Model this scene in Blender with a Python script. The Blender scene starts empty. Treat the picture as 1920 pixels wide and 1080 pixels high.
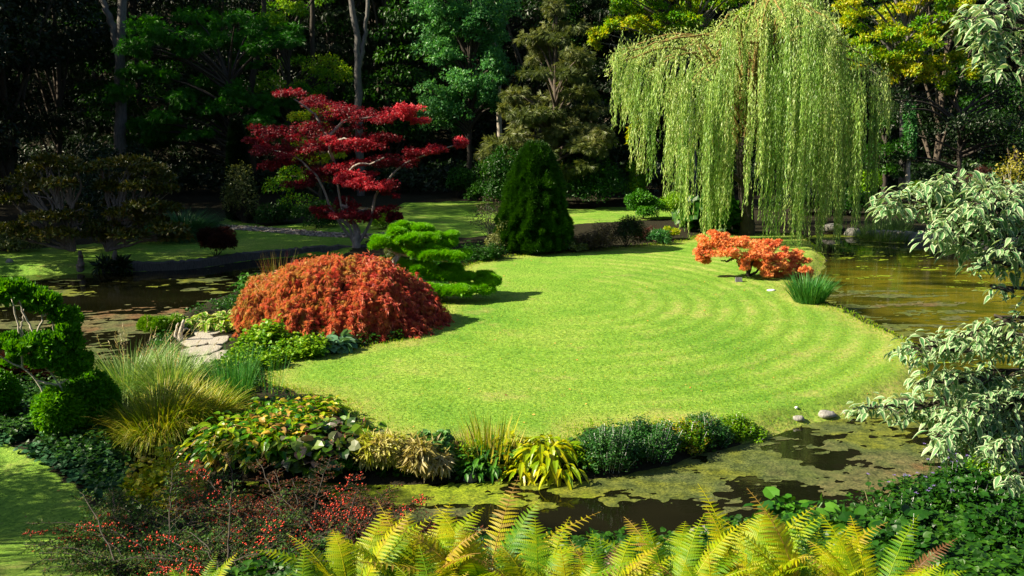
import bpy, math
import numpy as np
from mathutils import Vector

# ------------------------------------------------------------------ camera, sky, sun
H = 5.5; F = 1844.0; PITCH = math.radians(10.45)
SC = bpy.context.scene; COL = SC.collection
cam_d = bpy.data.cameras.new("camera"); cam = bpy.data.objects.new("camera", cam_d); COL.objects.link(cam)
cam.location = (0, 0, H); cam.rotation_euler = (math.pi/2 - PITCH, 0, 0)
cam_d.sensor_width = 36; cam_d.lens = 36*F/1920; cam_d.clip_start = 0.1; cam_d.clip_end = 1000
SC.camera = cam
SUN_EL, SUN_AZ = 37.0, 8.0      # azimuth: degrees the sun stands in front of / behind the pure left (-X) direction
sx, sy = -math.cos(math.radians(SUN_AZ)), -math.sin(math.radians(SUN_AZ))
w = bpy.data.worlds.new("World"); SC.world = w; w.use_nodes = True
nt = w.node_tree; sky = nt.nodes.new('ShaderNodeTexSky'); sky.sky_type = 'NISHITA'; sky.sun_disc = False
sky.sun_elevation = math.radians(SUN_EL); sky.sun_rotation = math.atan2(sx, sy)
nt.links.new(sky.outputs[0], nt.nodes['Background'].inputs[0]); nt.nodes['Background'].inputs[1].default_value = 0.05
sd_ = bpy.data.lights.new("sun", 'SUN'); sd_.energy = 5.0; sd_.angle = math.radians(0.5); sd_.color = (1.0, 0.88, 0.66)
sun = bpy.data.objects.new("sun", sd_); COL.objects.link(sun)
ce = math.cos(math.radians(SUN_EL))
sun.rotation_euler = Vector((sx*ce, sy*ce, math.sin(math.radians(SUN_EL)))).to_track_quat('Z', 'Y').to_euler()
SC.view_settings.view_transform = 'Standard'; SC.view_settings.look = 'None'
SC.view_settings.exposure = 1.5; SC.view_settings.gamma = 1.0
SC.cycles.max_bounces = 6; SC.cycles.diffuse_bounces = 3; SC.cycles.glossy_bounces = 3
SC.cycles.transmission_bounces = 3; SC.cycles.transparent_max_bounces = 4
SC.cycles.caustics_reflective = False; SC.cycles.caustics_refractive = False

# ------------------------------------------------------------------ helpers: picture <-> place
def W(px, py, Y):
    """world point seen at px,py of the 1920 photo, at forward distance Y"""
    a = math.tan(math.atan((py-540)/F) + PITCH)
    z = H - Y*a
    dc = Y*math.cos(PITCH) + (H-z)*math.sin(PITCH)
    return np.array([(px-960)/F*dc, Y, z])
def G(px, py, z=0.0):
    a = math.tan(math.atan((py-540)/F) + PITCH)
    return W(px, py, (H-z)/a)
def R(s): return np.random.default_rng(s)
def nrm(v):
    return v/np.maximum(np.linalg.norm(v, axis=-1, keepdims=True), 1e-9)
def smooth(x, a, b):
    t = np.clip((x-a)/(b-a), 0, 1); return t*t*(3-2*t)

_lat = R(99).random((64, 64, 64))
def vnoise(p):
    p = np.asarray(p, float)
    if p.shape[-1] == 2: p = np.concatenate([p, np.zeros(p.shape[:-1]+(1,))], -1)
    i = np.floor(p).astype(int); f = p-i; f = f*f*(3-2*f); i0 = i % 64; i1 = (i+1) % 64
    g = lambda a, b, c: _lat[a, b, c]
    x0, y0, z0 = i0[..., 0], i0[..., 1], i0[..., 2]; x1, y1, z1 = i1[..., 0], i1[..., 1], i1[..., 2]
    fx, fy, fz = f[..., 0], f[..., 1], f[..., 2]
    a = (g(x0,y0,z0)*(1-fx)+g(x1,y0,z0)*fx)*(1-fy) + (g(x0,y1,z0)*(1-fx)+g(x1,y1,z0)*fx)*fy
    b = (g(x0,y0,z1)*(1-fx)+g(x1,y0,z1)*fx)*(1-fy) + (g(x0,y1,z1)*(1-fx)+g(x1,y1,z1)*fx)*fy
    return a*(1-fz)+b*fz
def fbm(p, o=4):
    s = 0; a = .5; p = np.asarray(p, float)
    for k in range(o): s = s + a*vnoise(p*2**k + 7.3*k); a *= .5
    return s

def poly_sd(P, poly):
    """signed distance, negative inside"""
    poly = np.asarray(poly)[:, :2]; d = np.full(len(P), 1e9); ins = np.zeros(len(P), bool)
    for k in range(len(poly)):
        a, b = poly[k], poly[(k+1) % len(poly)]
        e = b-a; t = np.clip(((P-a)@e)/max(e@e, 1e-9), 0, 1)
        d = np.minimum(d, np.linalg.norm(P-a-t[:, None]*e, axis=1))
        if a[1] != b[1]:
            c = ((a[1] > P[:, 1]) != (b[1] > P[:, 1])) & (P[:, 0] < (b[0]-a[0])*(P[:, 1]-a[1])/(b[1]-a[1])+a[0])
            ins ^= c
    return np.where(ins, -d, d)
def PP(lst, z=0.0): return np.array([G(x, y, z)[:2] for x, y in lst])

# ------------------------------------------------------------------ the plan of the garden (pond outline, lawns)
POND = PP([(-260,518),(-100,517),(0,517),(200,511),(350,505),(470,488),(600,478),(630,478),(630,486),(590,502),(500,527),(430,556),(345,588),
           (290,625),(262,680),(262,740),(268,800),(290,850),(340,885),(450,897),(540,899),(620,904),(760,908),(900,903),(1060,901),(1150,895),
           (1250,872),(1350,845),(1430,823),(1490,799),(1580,785),(1620,770),(1675,748),(1720,727),(1742,706),(1740,664),(1700,640),(1640,609),
           (1580,583),(1530,566),(1502,553),(1512,535),(1538,512),(1548,488),(1536,466),(1522,452),(1508,444),(1540,440),(1620,440),(1660,449),
           (1760,452),(1850,458),(2000,466),(3200,480),(3200,720),(2300,765),(1920,852),(1760,915),(1600,955),(1450,990),(1250,1032),(1000,1045),
           (700,1045),(480,1000),(330,965),(262,930),(245,870),(232,815),(215,760),(180,715),(0,700),(-260,700)])
LAWN = PP([(500,690),(560,672),(680,652),(760,640),(820,600),(830,560),(870,500),(930,484),(1060,472),(1200,462),(1290,452),(1320,440),(1500,440),
           (1530,452),(1548,470),(1548,500),(1490,530),(1500,560),(1580,584),(1700,640),(1738,664),(1740,706),(1720,725),(1675,746),(1620,768),
           (1580,780),(1490,792),(1430,812),(1330,800),(1100,800),(1060,838),(930,826),(760,836),(690,800),(640,760),(560,735),(500,725)], .22)
BACK = PP([(-900,512),(0,508),(200,503),(350,497),(440,488),(600,473),(650,472),(700,445),(880,445),(1080,420),(1280,408),(1290,395),(1180,388),(1080,392),(900,378),
           (760,382),(700,408),(500,424),(420,408),(400,425),(440,432),(430,436),(0,470),(-900,475)], .25)
def gz(P):
    P = np.atleast_2d(P)[:, :2]; x, y = P[:, 0], P[:, 1]
    sd = poly_sd(P, POND)
    sd = sd + (fbm(P*1.3, 3)-.44)*.35*smooth(np.abs(sd), 3, 0)
    z = np.where(sd > 0, .24*smooth(sd, -.05, .45), -.8*smooth(-sd, -.03, 1.6))
    land = smooth(sd, 0, 1.5)
    z = z + land*(.10*(fbm(P*.25, 3)-.45))
    yn = 11.6 + 0*x
    z = z + smooth(sd, 0, .8)*np.where(y < yn, (yn-y)*.33, 0)*np.where(y < 16, 1, 0)
    z = z + np.where(y > 72, (y-72)**1.15*.32, 0) + land*np.where(y > 50, (y-50)*.012, 0)
    z = z + np.where((x < -30) & (y < 72), (-30-x)*.12, 0)*land + np.where((x > 32) & (y < 72), (x-32)*.12, 0)*land
    return z
def gz1(x, y): return float(gz(np.array([[x, y]]))[0])
def ON(px, py):
    """point of the ground seen at px,py"""
    z = .2
    for k in range(14):
        p = G(px, py, z); z = .5*z+.5*max(gz1(p[0], p[1]), 0)
    p = G(px, py, z); p[2] = gz1(p[0], p[1]); return p

def PO(lst): return np.array([ON(x, y)[:2] for x, y in lst])
NEARL = PO([(-300,812),(0,830),(70,862),(135,905),(175,950),(225,1000),(300,1050),(370,1100),(420,1200),(-500,1200)])
# ------------------------------------------------------------------ materials
def newmat(name):
    m = bpy.data.materials.new(name); m.use_nodes = True
    n = m.node_tree; n.nodes.clear(); out = n.nodes.new('ShaderNodeOutputMaterial')
    return m, n, out
def ramp(n, stops, fac=None, interp='LINEAR'):
    r = n.nodes.new('ShaderNodeValToRGB'); r.color_ramp.interpolation = interp
    el = r.color_ramp.elements
    while len(el) < len(stops): el.new(.5)
    for e, (p, c) in zip(el, stops): e.position = p; e.color = (c[0], c[1], c[2], 1)
    if fac is not None: n.links.new(fac, r.inputs[0])
    return r
def noise(n, scale, detail=4, vec=None, rough=.55):
    t = n.nodes.new('ShaderNodeTexNoise'); t.inputs['Scale'].default_value = scale; t.inputs['Detail'].default_value = detail
    t.inputs['Roughness'].default_value = rough
    if vec is not None: n.links.new(vec, t.inputs['Vector'])
    return t
def attr(n, name):
    a = n.nodes.new('ShaderNodeAttribute'); a.attribute_name = name; return a
def mixc(n, fac, a, b, mode='MIX'):
    m = n.nodes.new('ShaderNodeMix'); m.data_type = 'RGBA'; m.blend_type = mode
    for s, v in ((m.inputs[0], fac), (m.inputs[6], a), (m.inputs[7], b)):
        if isinstance(v, (int, float)): s.default_value = v
        elif isinstance(v, tuple): s.default_value = (v[0], v[1], v[2], 1)
        else: n.links.new(v, s)
    return m.outputs[2]
def math_(n, op, a, b=None, c=None, clamp=False):
    m = n.nodes.new('ShaderNodeMath'); m.operation = op; m.use_clamp = clamp
    for s, v in zip(m.inputs, (a, b, c)):
        if v is None: continue
        if isinstance(v, (int, float)): s.default_value = v
        else: n.links.new(v, s)
    return m.outputs[0]
LM = {}
def leafmat(name, cols, trans=.35, rough=.45, spec=.35, margin=None, tint=(1.25, 1.15, .55)):
    """foliage: colour by the leaf's own random number, light passing through the blade"""
    if name in LM: return LM[name]
    def sat(c, k=1.22):
        if c[0] > c[1]*1.15: k = 1.0
        L_ = .25*c[0]+.65*c[1]+.1*c[2]; return tuple(max(.0015, L_+(v-L_)*k) for v in c)
    cols = [sat(c) for c in cols]
    m, n, out = newmat(name); a = attr(n, 'rnd')
    st = [(k/max(len(cols)-1, 1), c) for k, c in enumerate(cols)]
    col = ramp(n, st, a.outputs['Fac']).outputs[0]
    if margin:
        e = attr(n, 'edge'); geo = n.nodes.new('ShaderNodeNewGeometry')
        t = noise(n, 60, 2, geo.outputs['Position'])
        s = math_(n, 'ADD', e.outputs['Fac'], math_(n, 'MULTIPLY', math_(n, 'SUBTRACT', t.outputs[0], .5), .5))
        r = ramp(n, [(0, (0, 0, 0)), (margin[1], (0, 0, 0)), (margin[1]+.08, (1, 1, 1)), (1, (1, 1, 1))], s)
        col = mixc(n, r.outputs[0], col, margin[0])
    p = n.nodes.new('ShaderNodeBsdfPrincipled'); p.inputs['Roughness'].default_value = rough
    p.inputs['Specular IOR Level'].default_value = spec
    n.links.new(col, p.inputs['Base Color'])
    tr = n.nodes.new('ShaderNodeBsdfTranslucent')
    n.links.new(mixc(n, 1.0, col, tint, 'MULTIPLY'), tr.inputs[0])
    mx = n.nodes.new('ShaderNodeMixShader'); mx.inputs[0].default_value = trans
    n.links.new(p.outputs[0], mx.inputs[1]); n.links.new(tr.outputs[0], mx.inputs[2]); n.links.new(mx.outputs[0], out.inputs[0])
    LM[name] = m; return m
def barkmat(name, c1, c2, scale=6, rough=.85):
    if name in LM: return LM[name]
    m, n, out = newmat(name); tc = n.nodes.new('ShaderNodeTexCoord'); mp = n.nodes.new('ShaderNodeMapping')
    mp.inputs['Scale'].default_value = (3, 3, .6); n.links.new(tc.outputs['Object'], mp.inputs[0])
    t = noise(n, scale, 6, mp.outputs[0], .65)
    r = ramp(n, [(.3, c1), (.7, c2)], t.outputs[0]); p = n.nodes.new('ShaderNodeBsdfPrincipled')
    p.inputs['Roughness'].default_value = rough; n.links.new(r.outputs[0], p.inputs['Base Color'])
    b = n.nodes.new('ShaderNodeBump'); b.inputs['Strength'].default_value = .6; b.inputs['Distance'].default_value = .03
    n.links.new(t.outputs[0], b.inputs['Height']); n.links.new(b.outputs[0], p.inputs['Normal'])
    n.links.new(p.outputs[0], out.inputs[0]); LM[name] = m; return m

# ------------------------------------------------------------------ mesh accumulator and links
class MB:
    def __init__(s): s.v = []; s.r = []; s.e = []; s.f = {}; s.n = 0
    def add(s, V, F_, rnd=0.5, edge=0.0):
        V = np.asarray(V, np.float32); k = len(V)
        s.v.append(V); s.r.append(np.broadcast_to(np.asarray(rnd, np.float32), (k,))); s.e.append(np.broadcast_to(np.asarray(edge, np.float32), (k,)))
        for a in (F_ if isinstance(F_, list) else [F_]):
            a = np.asarray(a, np.int64)
            if len(a): s.f.setdefault(a.shape[1], []).append(a+s.n)
        s.n += k
    def mesh(s, name, off=(0, 0, 0), smooth_=False):
        me = bpy.data.meshes.new(name)
        V = np.concatenate(s.v)-np.asarray(off, np.float32)
        fs = [(k, np.concatenate(a)) for k, a in s.f.items()]
        me.vertices.add(len(V)); me.vertices.foreach_set('co', V.ravel())
        nl = sum(a.size for k, a in fs); nf = sum(len(a) for k, a in fs)
        me.loops.add(nl); me.polygons.add(nf)
        me.loops.foreach_set('vertex_index', np.concatenate([a.ravel() for k, a in fs]).astype(np.int32))
        cnt = np.concatenate([np.full(len(a), k) for k, a in fs])
        me.polygons.foreach_set('loop_start', (np.cumsum(cnt)-cnt).astype(np.int32))
        me.polygons.foreach_set('use_smooth', np.full(nf, smooth_))
        me.update(calc_edges=True)
        for nm, d in (('rnd', s.r), ('edge', s.e)):
            at = me.attributes.new(nm, 'FLOAT', 'POINT'); at.data.foreach_set('value', np.concatenate(d).astype(np.float32))
        me.validate(); return me
def thing(name, label, cat, loc, group=None):
    o = bpy.data.objects.new(name, None); COL.objects.link(o); o.location = [float(c) for c in loc]
    o.empty_display_size = .2; o['label'] = label; o['category'] = cat
    if group: o['group'] = group
    return o
def part(name, mb, mat, root=None, smooth_=False, label=None):
    off = tuple(root.location) if root is not None else (0, 0, 0)
    o = bpy.data.objects.new(name, mb.mesh(name, off, smooth_)); COL.objects.link(o); o.data.materials.append(mat)
    if root is not None: o.parent = root
    if label: o['label'] = label
    return o
def single(name, label, cat, mb, mat, loc=(0, 0, 0), group=None, kind=None, smooth_=False):
    o = bpy.data.objects.new(name, mb.mesh(name, loc, smooth_)); COL.objects.link(o); o.location = [float(c) for c in loc]
    o.data.materials.append(mat)
    if label: o['label'] = label; o['category'] = cat
    if group: o['group'] = group
    if kind: o['kind'] = kind
    return o
def dup(root, loc, rz=0, sc=1, label=None, group=None, sz=None):
    r = root.copy(); COL.objects.link(r); r.location = [float(c) for c in loc]; r.rotation_euler = (0, 0, rz); r.scale = (sc, sc, sz or sc)
    if label: r['label'] = label
    if group: r['group'] = group
    for ch in list(root.children):
        c = ch.copy(); COL.objects.link(c); c.parent = r
    return r

# ------------------------------------------------------------------ shape makers
def _blade(ang, w, L=1.0, dz=0.0, x0=0.0, y0=0.0):
    c, s = math.cos(ang), math.sin(ang)
    pts = [(0, 0, 0), (.45*L, w*L/2, .03), (L, 0, dz), (.45*L, -w*L/2, .03)]
    return [(x0+x*c-y*s, y0+x*s+y*c, z) for x, y, z in pts]
def _multi(lst):
    V = []; T = []
    for b in lst:
        k = len(V); V += b; T += [(k, k+1, k+2), (k, k+2, k+3)]
    return np.array(V, float), [np.array(T)], np.zeros(len(V))
def _oval(w=.5, curl=-.12, fold=.08):
    V = [(0,0,0),(.5,0,.02),(1,0,curl),(.22,w*.78,fold),(.62,w*.85,fold+curl*.4),(.22,-w*.78,fold),(.62,-w*.85,fold+curl*.4)]
    return np.array(V, float), [np.array([(0,1,4,3),(0,5,6,1)]), np.array([(1,2,4),(1,6,2)])], np.array([.3,0,1,1,1,1,1.])
def _heart():
    V = [(0,0,0),(.5,0,-.02),(1,0,-.18),(-.12,.3,.05),(.2,.52,.10),(.65,.42,.02),(-.12,-.3,.05),(.2,-.52,.10),(.65,-.42,.02)]
    return np.array(V, float), [np.array([(0,4,3),(0,1,4),(1,5,4),(1,2,5),(0,6,7),(0,7,1),(1,7,8),(1,8,2)])], np.array([0,0,1,1,1,1,1,1,1.])
TPL = {
 'leaf': _multi([_blade(0, .5, 1, -.08)]),
 'slim': _multi([_blade(0, .24, 1, -.1)]),
 'pair': _multi([_blade(.45, .42, 1, -.1), _blade(-.5, .42, .9, -.1)]),
 'star3': _multi([_blade(0, .3, 1, -.12), _blade(.8, .3, .8, -.1), _blade(-.8, .3, .8, -.1)]),
 'star5': _multi([_blade(0, .26, 1, -.12), _blade(.65, .26, .9, -.1), _blade(-.65, .26, .9, -.1), _blade(1.35, .26, .6, -.08), _blade(-1.35, .26, .6, -.08)]),
 'lace': _multi([_blade(0, .11, 1, -.25), _blade(.35, .11, .9, -.2), _blade(-.35, .11, .9, -.2), _blade(.75, .11, .7, -.15), _blade(-.75, .11, .7, -.15)]),
 'spray': _multi([_blade(0, .14, 1, -.1), _blade(.5, .16, .7, 0, .15), _blade(-.5, .16, .7, 0, .15), _blade(.45, .16, .5, 0, .45), _blade(-.45, .16, .5, 0, .45)]),
 'tuft': _multi([_blade(0, .1, 1, .0), _blade(.5, .1, .85, .25), _blade(-.5, .1, .85, .25), _blade(.25, .1, .9, -.3), _blade(-.25, .1, .9, .5)]),
 'oval': _oval(.42), 'wide': _oval(.55, -.2, .1), 'heart': _heart(),
}
def leaves(mb, tpl, P, D, N, size, rnd=None, rng=None, wide=1.0):
    V, Fs, E = TPL[tpl]; P = np.asarray(P, float); n = len(P)
    if n == 0: return
    D = nrm(np.broadcast_to(D, P.shape)); N = np.broadcast_to(N, P.shape)
    S = np.cross(N, D); S = nrm(S+1e-6); N2 = np.cross(D, S)
    size = np.broadcast_to(np.asarray(size, float), (n,))[:, None, None]
    M = P[:, None, :]+size*(V[None, :, 0:1]*D[:, None]+wide*V[None, :, 1:2]*S[:, None]+V[None, :, 2:3]*N2[:, None])
    k = len(V); off = (np.arange(n)*k)[:, None, None]
    FF = [(f[None]+off).reshape(-1, f.shape[1]) for f in Fs if len(f)]
    if rnd is None: rnd = rng.random(n)
    mb.add(M.reshape(-1, 3), FF, np.repeat(rnd, k), np.tile(E, n))
def tube(mb, pts, rad, sides=7, rnd=.5, wob=0, rng=None):
    pts = np.asarray(pts, float); n = len(pts); rad = np.broadcast_to(np.asarray(rad, float), (n,))
    T = nrm(np.gradient(pts, axis=0)); ref = np.array([.31, .95, .05]) if abs(T[:, 2]).mean() > .5 else np.array([0, 0, 1.])
    A = nrm(np.cross(T, ref)); B = np.cross(T, A); an = np.linspace(0, 2*np.pi, sides, endpoint=False)
    rr = rad[:, None]*(1+(wob*(rng.random((n, sides))-.5) if wob else 0))
    ring = pts[:, None]+rr[..., None]*(np.cos(an)[None, :, None]*A[:, None]+np.sin(an)[None, :, None]*B[:, None])
    i = np.arange(n-1)[:, None]*sides; j = np.arange(sides)[None]; j2 = (j+1) % sides
    Q = np.stack([i+j, i+j2, i+sides+j2, i+sides+j], -1).reshape(-1, 4)
    mb.add(ring.reshape(-1, 3), [Q, (np.arange(sides)+(n-1)*sides)[None]], rnd)
def curve(P, n=12):
    """smooth polyline through control points (Catmull-Rom)"""
    P = np.asarray(P, float); Q = np.vstack([2*P[0]-P[1], P, 2*P[-1]-P[-2]]); out = []
    m = max(2, n//(len(P)-1)+1)
    for k in range(len(P)-1):
        a, b, c, d = Q[k:k+4]
        for t in np.linspace(0, 1, m, endpoint=(k == len(P)-2)):
            out.append(.5*((2*b)+(-a+c)*t+(2*a-5*b+4*c-d)*t*t+(-a+3*b-3*c+d)*t**3))
    return np.array(out)
def limb(mb, P, r0, r1, rng, n=12, jit=.0, sides=7):
    c = curve(P, n)
    if jit: c[1:-1] += rng.normal(0, jit, (len(c)-2, 3))
    tube(mb, c, np.linspace(r0, r1, len(c)), sides, wob=.12, rng=rng)
    return c
def ribbons(mb, base, d, L, wid, droop, rng, seg=5, prof=None, rnd=None, fold=0.0, down=(0, 0, -1)):
    """arching blades: base, initial direction, length, width, droop per blade"""
    base = np.asarray(base, float); n = len(base); d = nrm(d); L = np.broadcast_to(L, (n,)); wid = np.broadcast_to(wid, (n,)); droop = np.broadcast_to(droop, (n,))
    t = np.linspace(0, 1, seg+1)
    if prof is None: prof = np.clip(1-t**2.2, .04, 1)*np.clip(.6+t*2, 0, 1)
    down = np.asarray(down, float)
    C = base[:, None]+L[:, None, None]*(d[:, None]*t[None, :, None]+down[None, None]*(droop[:, None, None]*(t**2)[None, :, None]))
    T = nrm(np.gradient(C, axis=1)); S = nrm(np.cross(T, np.array([0, 0, 1.]))+rng.normal(0, .25, (n, 1, 3)))
    w_ = (wid[:, None]*prof[None])[..., None]/2; Nn = np.cross(S, T)
    if rnd is None: rnd = rng.random(n)
    m = seg+1
    if fold:
        V = np.stack([C-S*w_+Nn*w_*fold, C, C+S*w_+Nn*w_*fold], 2).reshape(-1, 3); e = np.tile([1., 0, 1.], n*m)
        o = (np.arange(n)*m*3)[:, None, None]; i = (np.arange(seg)*3)[None, :, None]
        q = [(o+i+np.array([a, a+1, a+4, a+3])[None, None]).reshape(-1, 4) for a in (0, 1)]
        mb.add(V, q, np.repeat(rnd, m*3), e)
    else:
        V = np.stack([C-S*w_, C+S*w_], 2).reshape(-1, 3)
        o = (np.arange(n)*m*2)[:, None, None]; i = (np.arange(seg)*2)[None, :, None]
        mb.add(V, (o+i+np.array([0, 1, 3, 2])[None, None]).reshape(-1, 4), np.repeat(rnd, m*2))
def sphere_dirs(n, rng, zmin=-1):
    z = rng.uniform(zmin, 1, n); a = rng.uniform(0, 2*np.pi, n); r = np.sqrt(1-z*z)
    return np.stack([r*np.cos(a), r*np.sin(a), z], 1)
def clumps(mb, C, Rd, n, tpl, size, rng, zmin=-.5, out=.6, up=.5, droop=.3, depth=.35, rbase=None, rspan=.5, lump=.0, wide=1.0):
    """leaf clumps: ellipsoids at C with radii Rd; leaves lie in the outer shell"""
    C = np.atleast_2d(C); Rd = np.broadcast_to(np.asarray(Rd, float), C.shape)
    idx = np.repeat(np.arange(len(C)), n) if np.isscalar(n) else np.repeat(np.arange(len(C)), n)
    k = len(idx); u = sphere_dirs(k, rng, zmin)
    rr = 1-depth*rng.random(k)**1.5
    if lump: rr = rr*(1+lump*(fbm(u*2.3+idx[:, None]*3.1, 3)-.45)*2)
    P = C[idx]+u*Rd[idx]*rr[:, None]
    No = nrm(u/Rd[idx]*Rd[idx].mean(1, keepdims=True))
    D = nrm(No*out+rng.normal(0, .6, (k, 3))+np.array([0, 0, -droop]))
    N = nrm(No*.7+np.array([0, 0, up])+rng.normal(0, .45, (k, 3)))
    rb = rng.random(len(C)) if rbase is None else np.broadcast_to(np.asarray(rbase, float), (len(C),))
    rnd = np.clip(rb[idx]*(1-rspan)+rspan*rng.random(k), 0, 1)
    leaves(mb, tpl, P, D, N, size*rng.uniform(.65, 1.2, k), rnd, wide=wide)

def pxclump(lst, Y):
    """lst of (px,py,rx_px,rz_px[,dY[,rnd]]) -> centres, radii, rnd"""
    C = []; Rr = []; B = []
    for t in lst:
        dY = t[4] if len(t) > 4 else 0; y = Y+dY; C.append(W(t[0], t[1], y)); s = y/F
        Rr.append((t[2]*s, min(t[2]*s, (t[2]+t[3])*.6*s), t[3]*s)); B.append(t[5] if len(t) > 5 else .5)
    return np.array(C), np.array(Rr), np.array(B)

# ================================================================== SETTING: ground, water, algae
def axis(segs):
    out = [segs[0][0]]
    for a, b, st in segs:
        k = max(1, int(round((b-a)/st))); out += list(np.linspace(a, b, k+1)[1:])
    return np.array(out)
gx = axis([(-400, -120, 40), (-120, -45, 5), (-45, -16, .8), (-16, 16, .16), (16, 32, .5), (32, 60, 2), (60, 120, 8), (120, 400, 40)])
gy = axis([(-60, 0, 6), (0, 6, .8), (6, 30, .14), (30, 50, .28), (50, 80, .8), (80, 130, 4), (130, 500, 30)])
X, Yg = np.meshgrid(gx, gy); P2 = np.stack([X.ravel(), Yg.ravel()], 1)
Zg = gz(P2); lawn = np.zeros(len(P2)); dry = np.zeros(len(P2))
jit = (fbm(P2*2.2, 3)-.45)*.5
for pl in (LAWN, BACK, NEARL):
    d_ = poly_sd(P2, pl)+jit; lawn = np.maximum(lawn, smooth(-d_, -.12, .12))
    if pl is LAWN: dry = smooth(-d_, 1.0, 0)*.75*smooth(-d_, -.3, 0)
mb = MB(); nx = len(gx); ny = len(gy)
i = np.arange(ny-1)[:, None]*nx; j = np.arange(nx-1)[None]
mb.add(np.stack([P2[:, 0], P2[:, 1], Zg], 1), np.stack([i+j, i+j+1, i+nx+j+1, i+nx+j], -1).reshape(-1, 4), lawn, dry)
m, n, out = newmat('lawn_and_soil')
geo = n.nodes.new('ShaderNodeNewGeometry'); pos = geo.outputs['Position']
la = attr(n, 'rnd').outputs['Fac']; dr = attr(n, 'edge').outputs['Fac']
n1 = noise(n, .35, 5, pos, .6); n2 = noise(n, 3.5, 5, pos, .65); n3 = noise(n, 13, 6, pos, .85); n4 = noise(n, 9, 4, pos, .7)
g1 = ramp(n, [(.3, (.105, .26, .022)), (.5, (.17, .325, .034)), (.72, (.24, .36, .055))], n1.outputs[0]).outputs[0]
g2 = ramp(n, [(.36, (.22, .36, .25)), (.5, (1, 1, 1)), (.64, (1.9, 1.55, 1.7))], n3.outputs[0]).outputs[0]
gcol = mixc(n, .85, g1, g2, 'MULTIPLY')
g3 = ramp(n, [(.3, (.78, .82, .7)), (.7, (1.15, 1.1, 1.1))], n2.outputs[0]).outputs[0]
gcol = mixc(n, .8, gcol, g3, 'MULTIPLY')
cen = G(1060, 575)                                       # mower rings turn about this spot of the lawn
sb = n.nodes.new('ShaderNodeVectorMath'); sb.operation = 'SUBTRACT'; n.links.new(pos, sb.inputs[0]); sb.inputs[1].default_value = (cen[0], cen[1], 0)
sc_ = n.nodes.new('ShaderNodeVectorMath'); sc_.operation = 'MULTIPLY'; n.links.new(sb.outputs[0], sc_.inputs[0]); sc_.inputs[1].default_value = (1, .75, 0)
ln = n.nodes.new('ShaderNodeVectorMath'); ln.operation = 'LENGTH'; n.links.new(sc_.outputs[0], ln.inputs[0])
dist = math_(n, 'ADD', ln.outputs['Value'], math_(n, 'MULTIPLY', n2.outputs[0], .35))
wv = math_(n, 'SINE', math_(n, 'MULTIPLY', dist, 2*math.pi/.62))
wv = math_(n, 'MULTIPLY_ADD', wv, .5, .5)
patch = ramp(n, [(.46, (0, 0, 0)), (.62, (1, 1, 1))], n1.outputs[0]).outputs[0]
patch2 = ramp(n, [(.42, (0, 0, 0)), (.6, (1, 1, 1))], n4.outputs[0]).outputs[0]
wamt = math_(n, 'MULTIPLY', math_(n, 'POWER', wv, 2.5), math_(n, 'MULTIPLY_ADD', patch, .55, .15))
sx_ = n.nodes.new('ShaderNodeSeparateXYZ'); n.links.new(sb.outputs[0], sx_.inputs[0])
side = math_(n, 'MULTIPLY_ADD', ramp(n, [(.0, (0, 0, 0)), (1, (1, 1, 1))], math_(n, 'MULTIPLY_ADD', sx_.outputs[0], .35, .1)).outputs[0], 1.0, .12)
wamt = math_(n, 'MULTIPLY', wamt, math_(n, 'MULTIPLY', side, math_(n, 'MULTIPLY_ADD', patch2, .8, .2)))
blot = ramp(n, [(.56, (0, 0, 0)), (.72, (1, 1, 1))], noise(n, .9, 5, pos, .7).outputs[0]).outputs[0]
gcol = mixc(n, math_(n, 'MULTIPLY', blot, .6), gcol, (.36, .31, .11))
gcol = mixc(n, wamt, gcol, (.42, .38, .13))
dark = math_(n, 'MULTIPLY', math_(n, 'MULTIPLY', math_(n, 'POWER', math_(n, 'SUBTRACT', 1.0, wv), 6), side), .3)
gcol = mixc(n, dark, gcol, (.07, .15, .012))
dryf = math_(n, 'MULTIPLY', dr, math_(n, 'MULTIPLY_ADD', n4.outputs[0], 2.2, -.55), clamp=True)
gcol = mixc(n, dryf, gcol, (.42, .33, .10))
scol = ramp(n, [(.3, (.008, .008, .004)), (.5, (.022, .018, .009)), (.7, (.02, .026, .009))], n4.outputs[0]).outputs[0]
wd = noise(n, 1.1, 5, pos, .7)
mask = math_(n, 'ADD', la, math_(n, 'MULTIPLY', math_(n, 'SUBTRACT', n4.outputs[0], .5), .5))
mr = ramp(n, [(.42, (0, 0, 0)), (.58, (1, 1, 1))], mask).outputs[0]
col = mixc(n, mr, scol, gcol)
p = n.nodes.new('ShaderNodeBsdfPrincipled'); p.inputs['Roughness'].default_value = .8; p.inputs['Specular IOR Level'].default_value = .15
n.links.new(col, p.inputs['Base Color'])
bm1 = n.nodes.new('ShaderNodeBump'); bm1.inputs['Strength'].default_value = .8; bm1.inputs['Distance'].default_value = .05; n.links.new(n3.outputs[0], bm1.inputs['Height'])
bm2 = n.nodes.new('ShaderNodeBump'); bm2.inputs['Strength'].default_value = .5; bm2.inputs['Distance'].default_value = .10
n.links.new(n4.outputs[0], bm2.inputs['Height']); n.links.new(bm1.outputs[0], bm2.inputs['Normal']); n.links.new(bm2.outputs[0], p.inputs['Normal'])
n.links.new(p.outputs[0], out.inputs[0])
single('ground', None, None, mb, m, kind='structure', smooth_=True)

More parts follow.
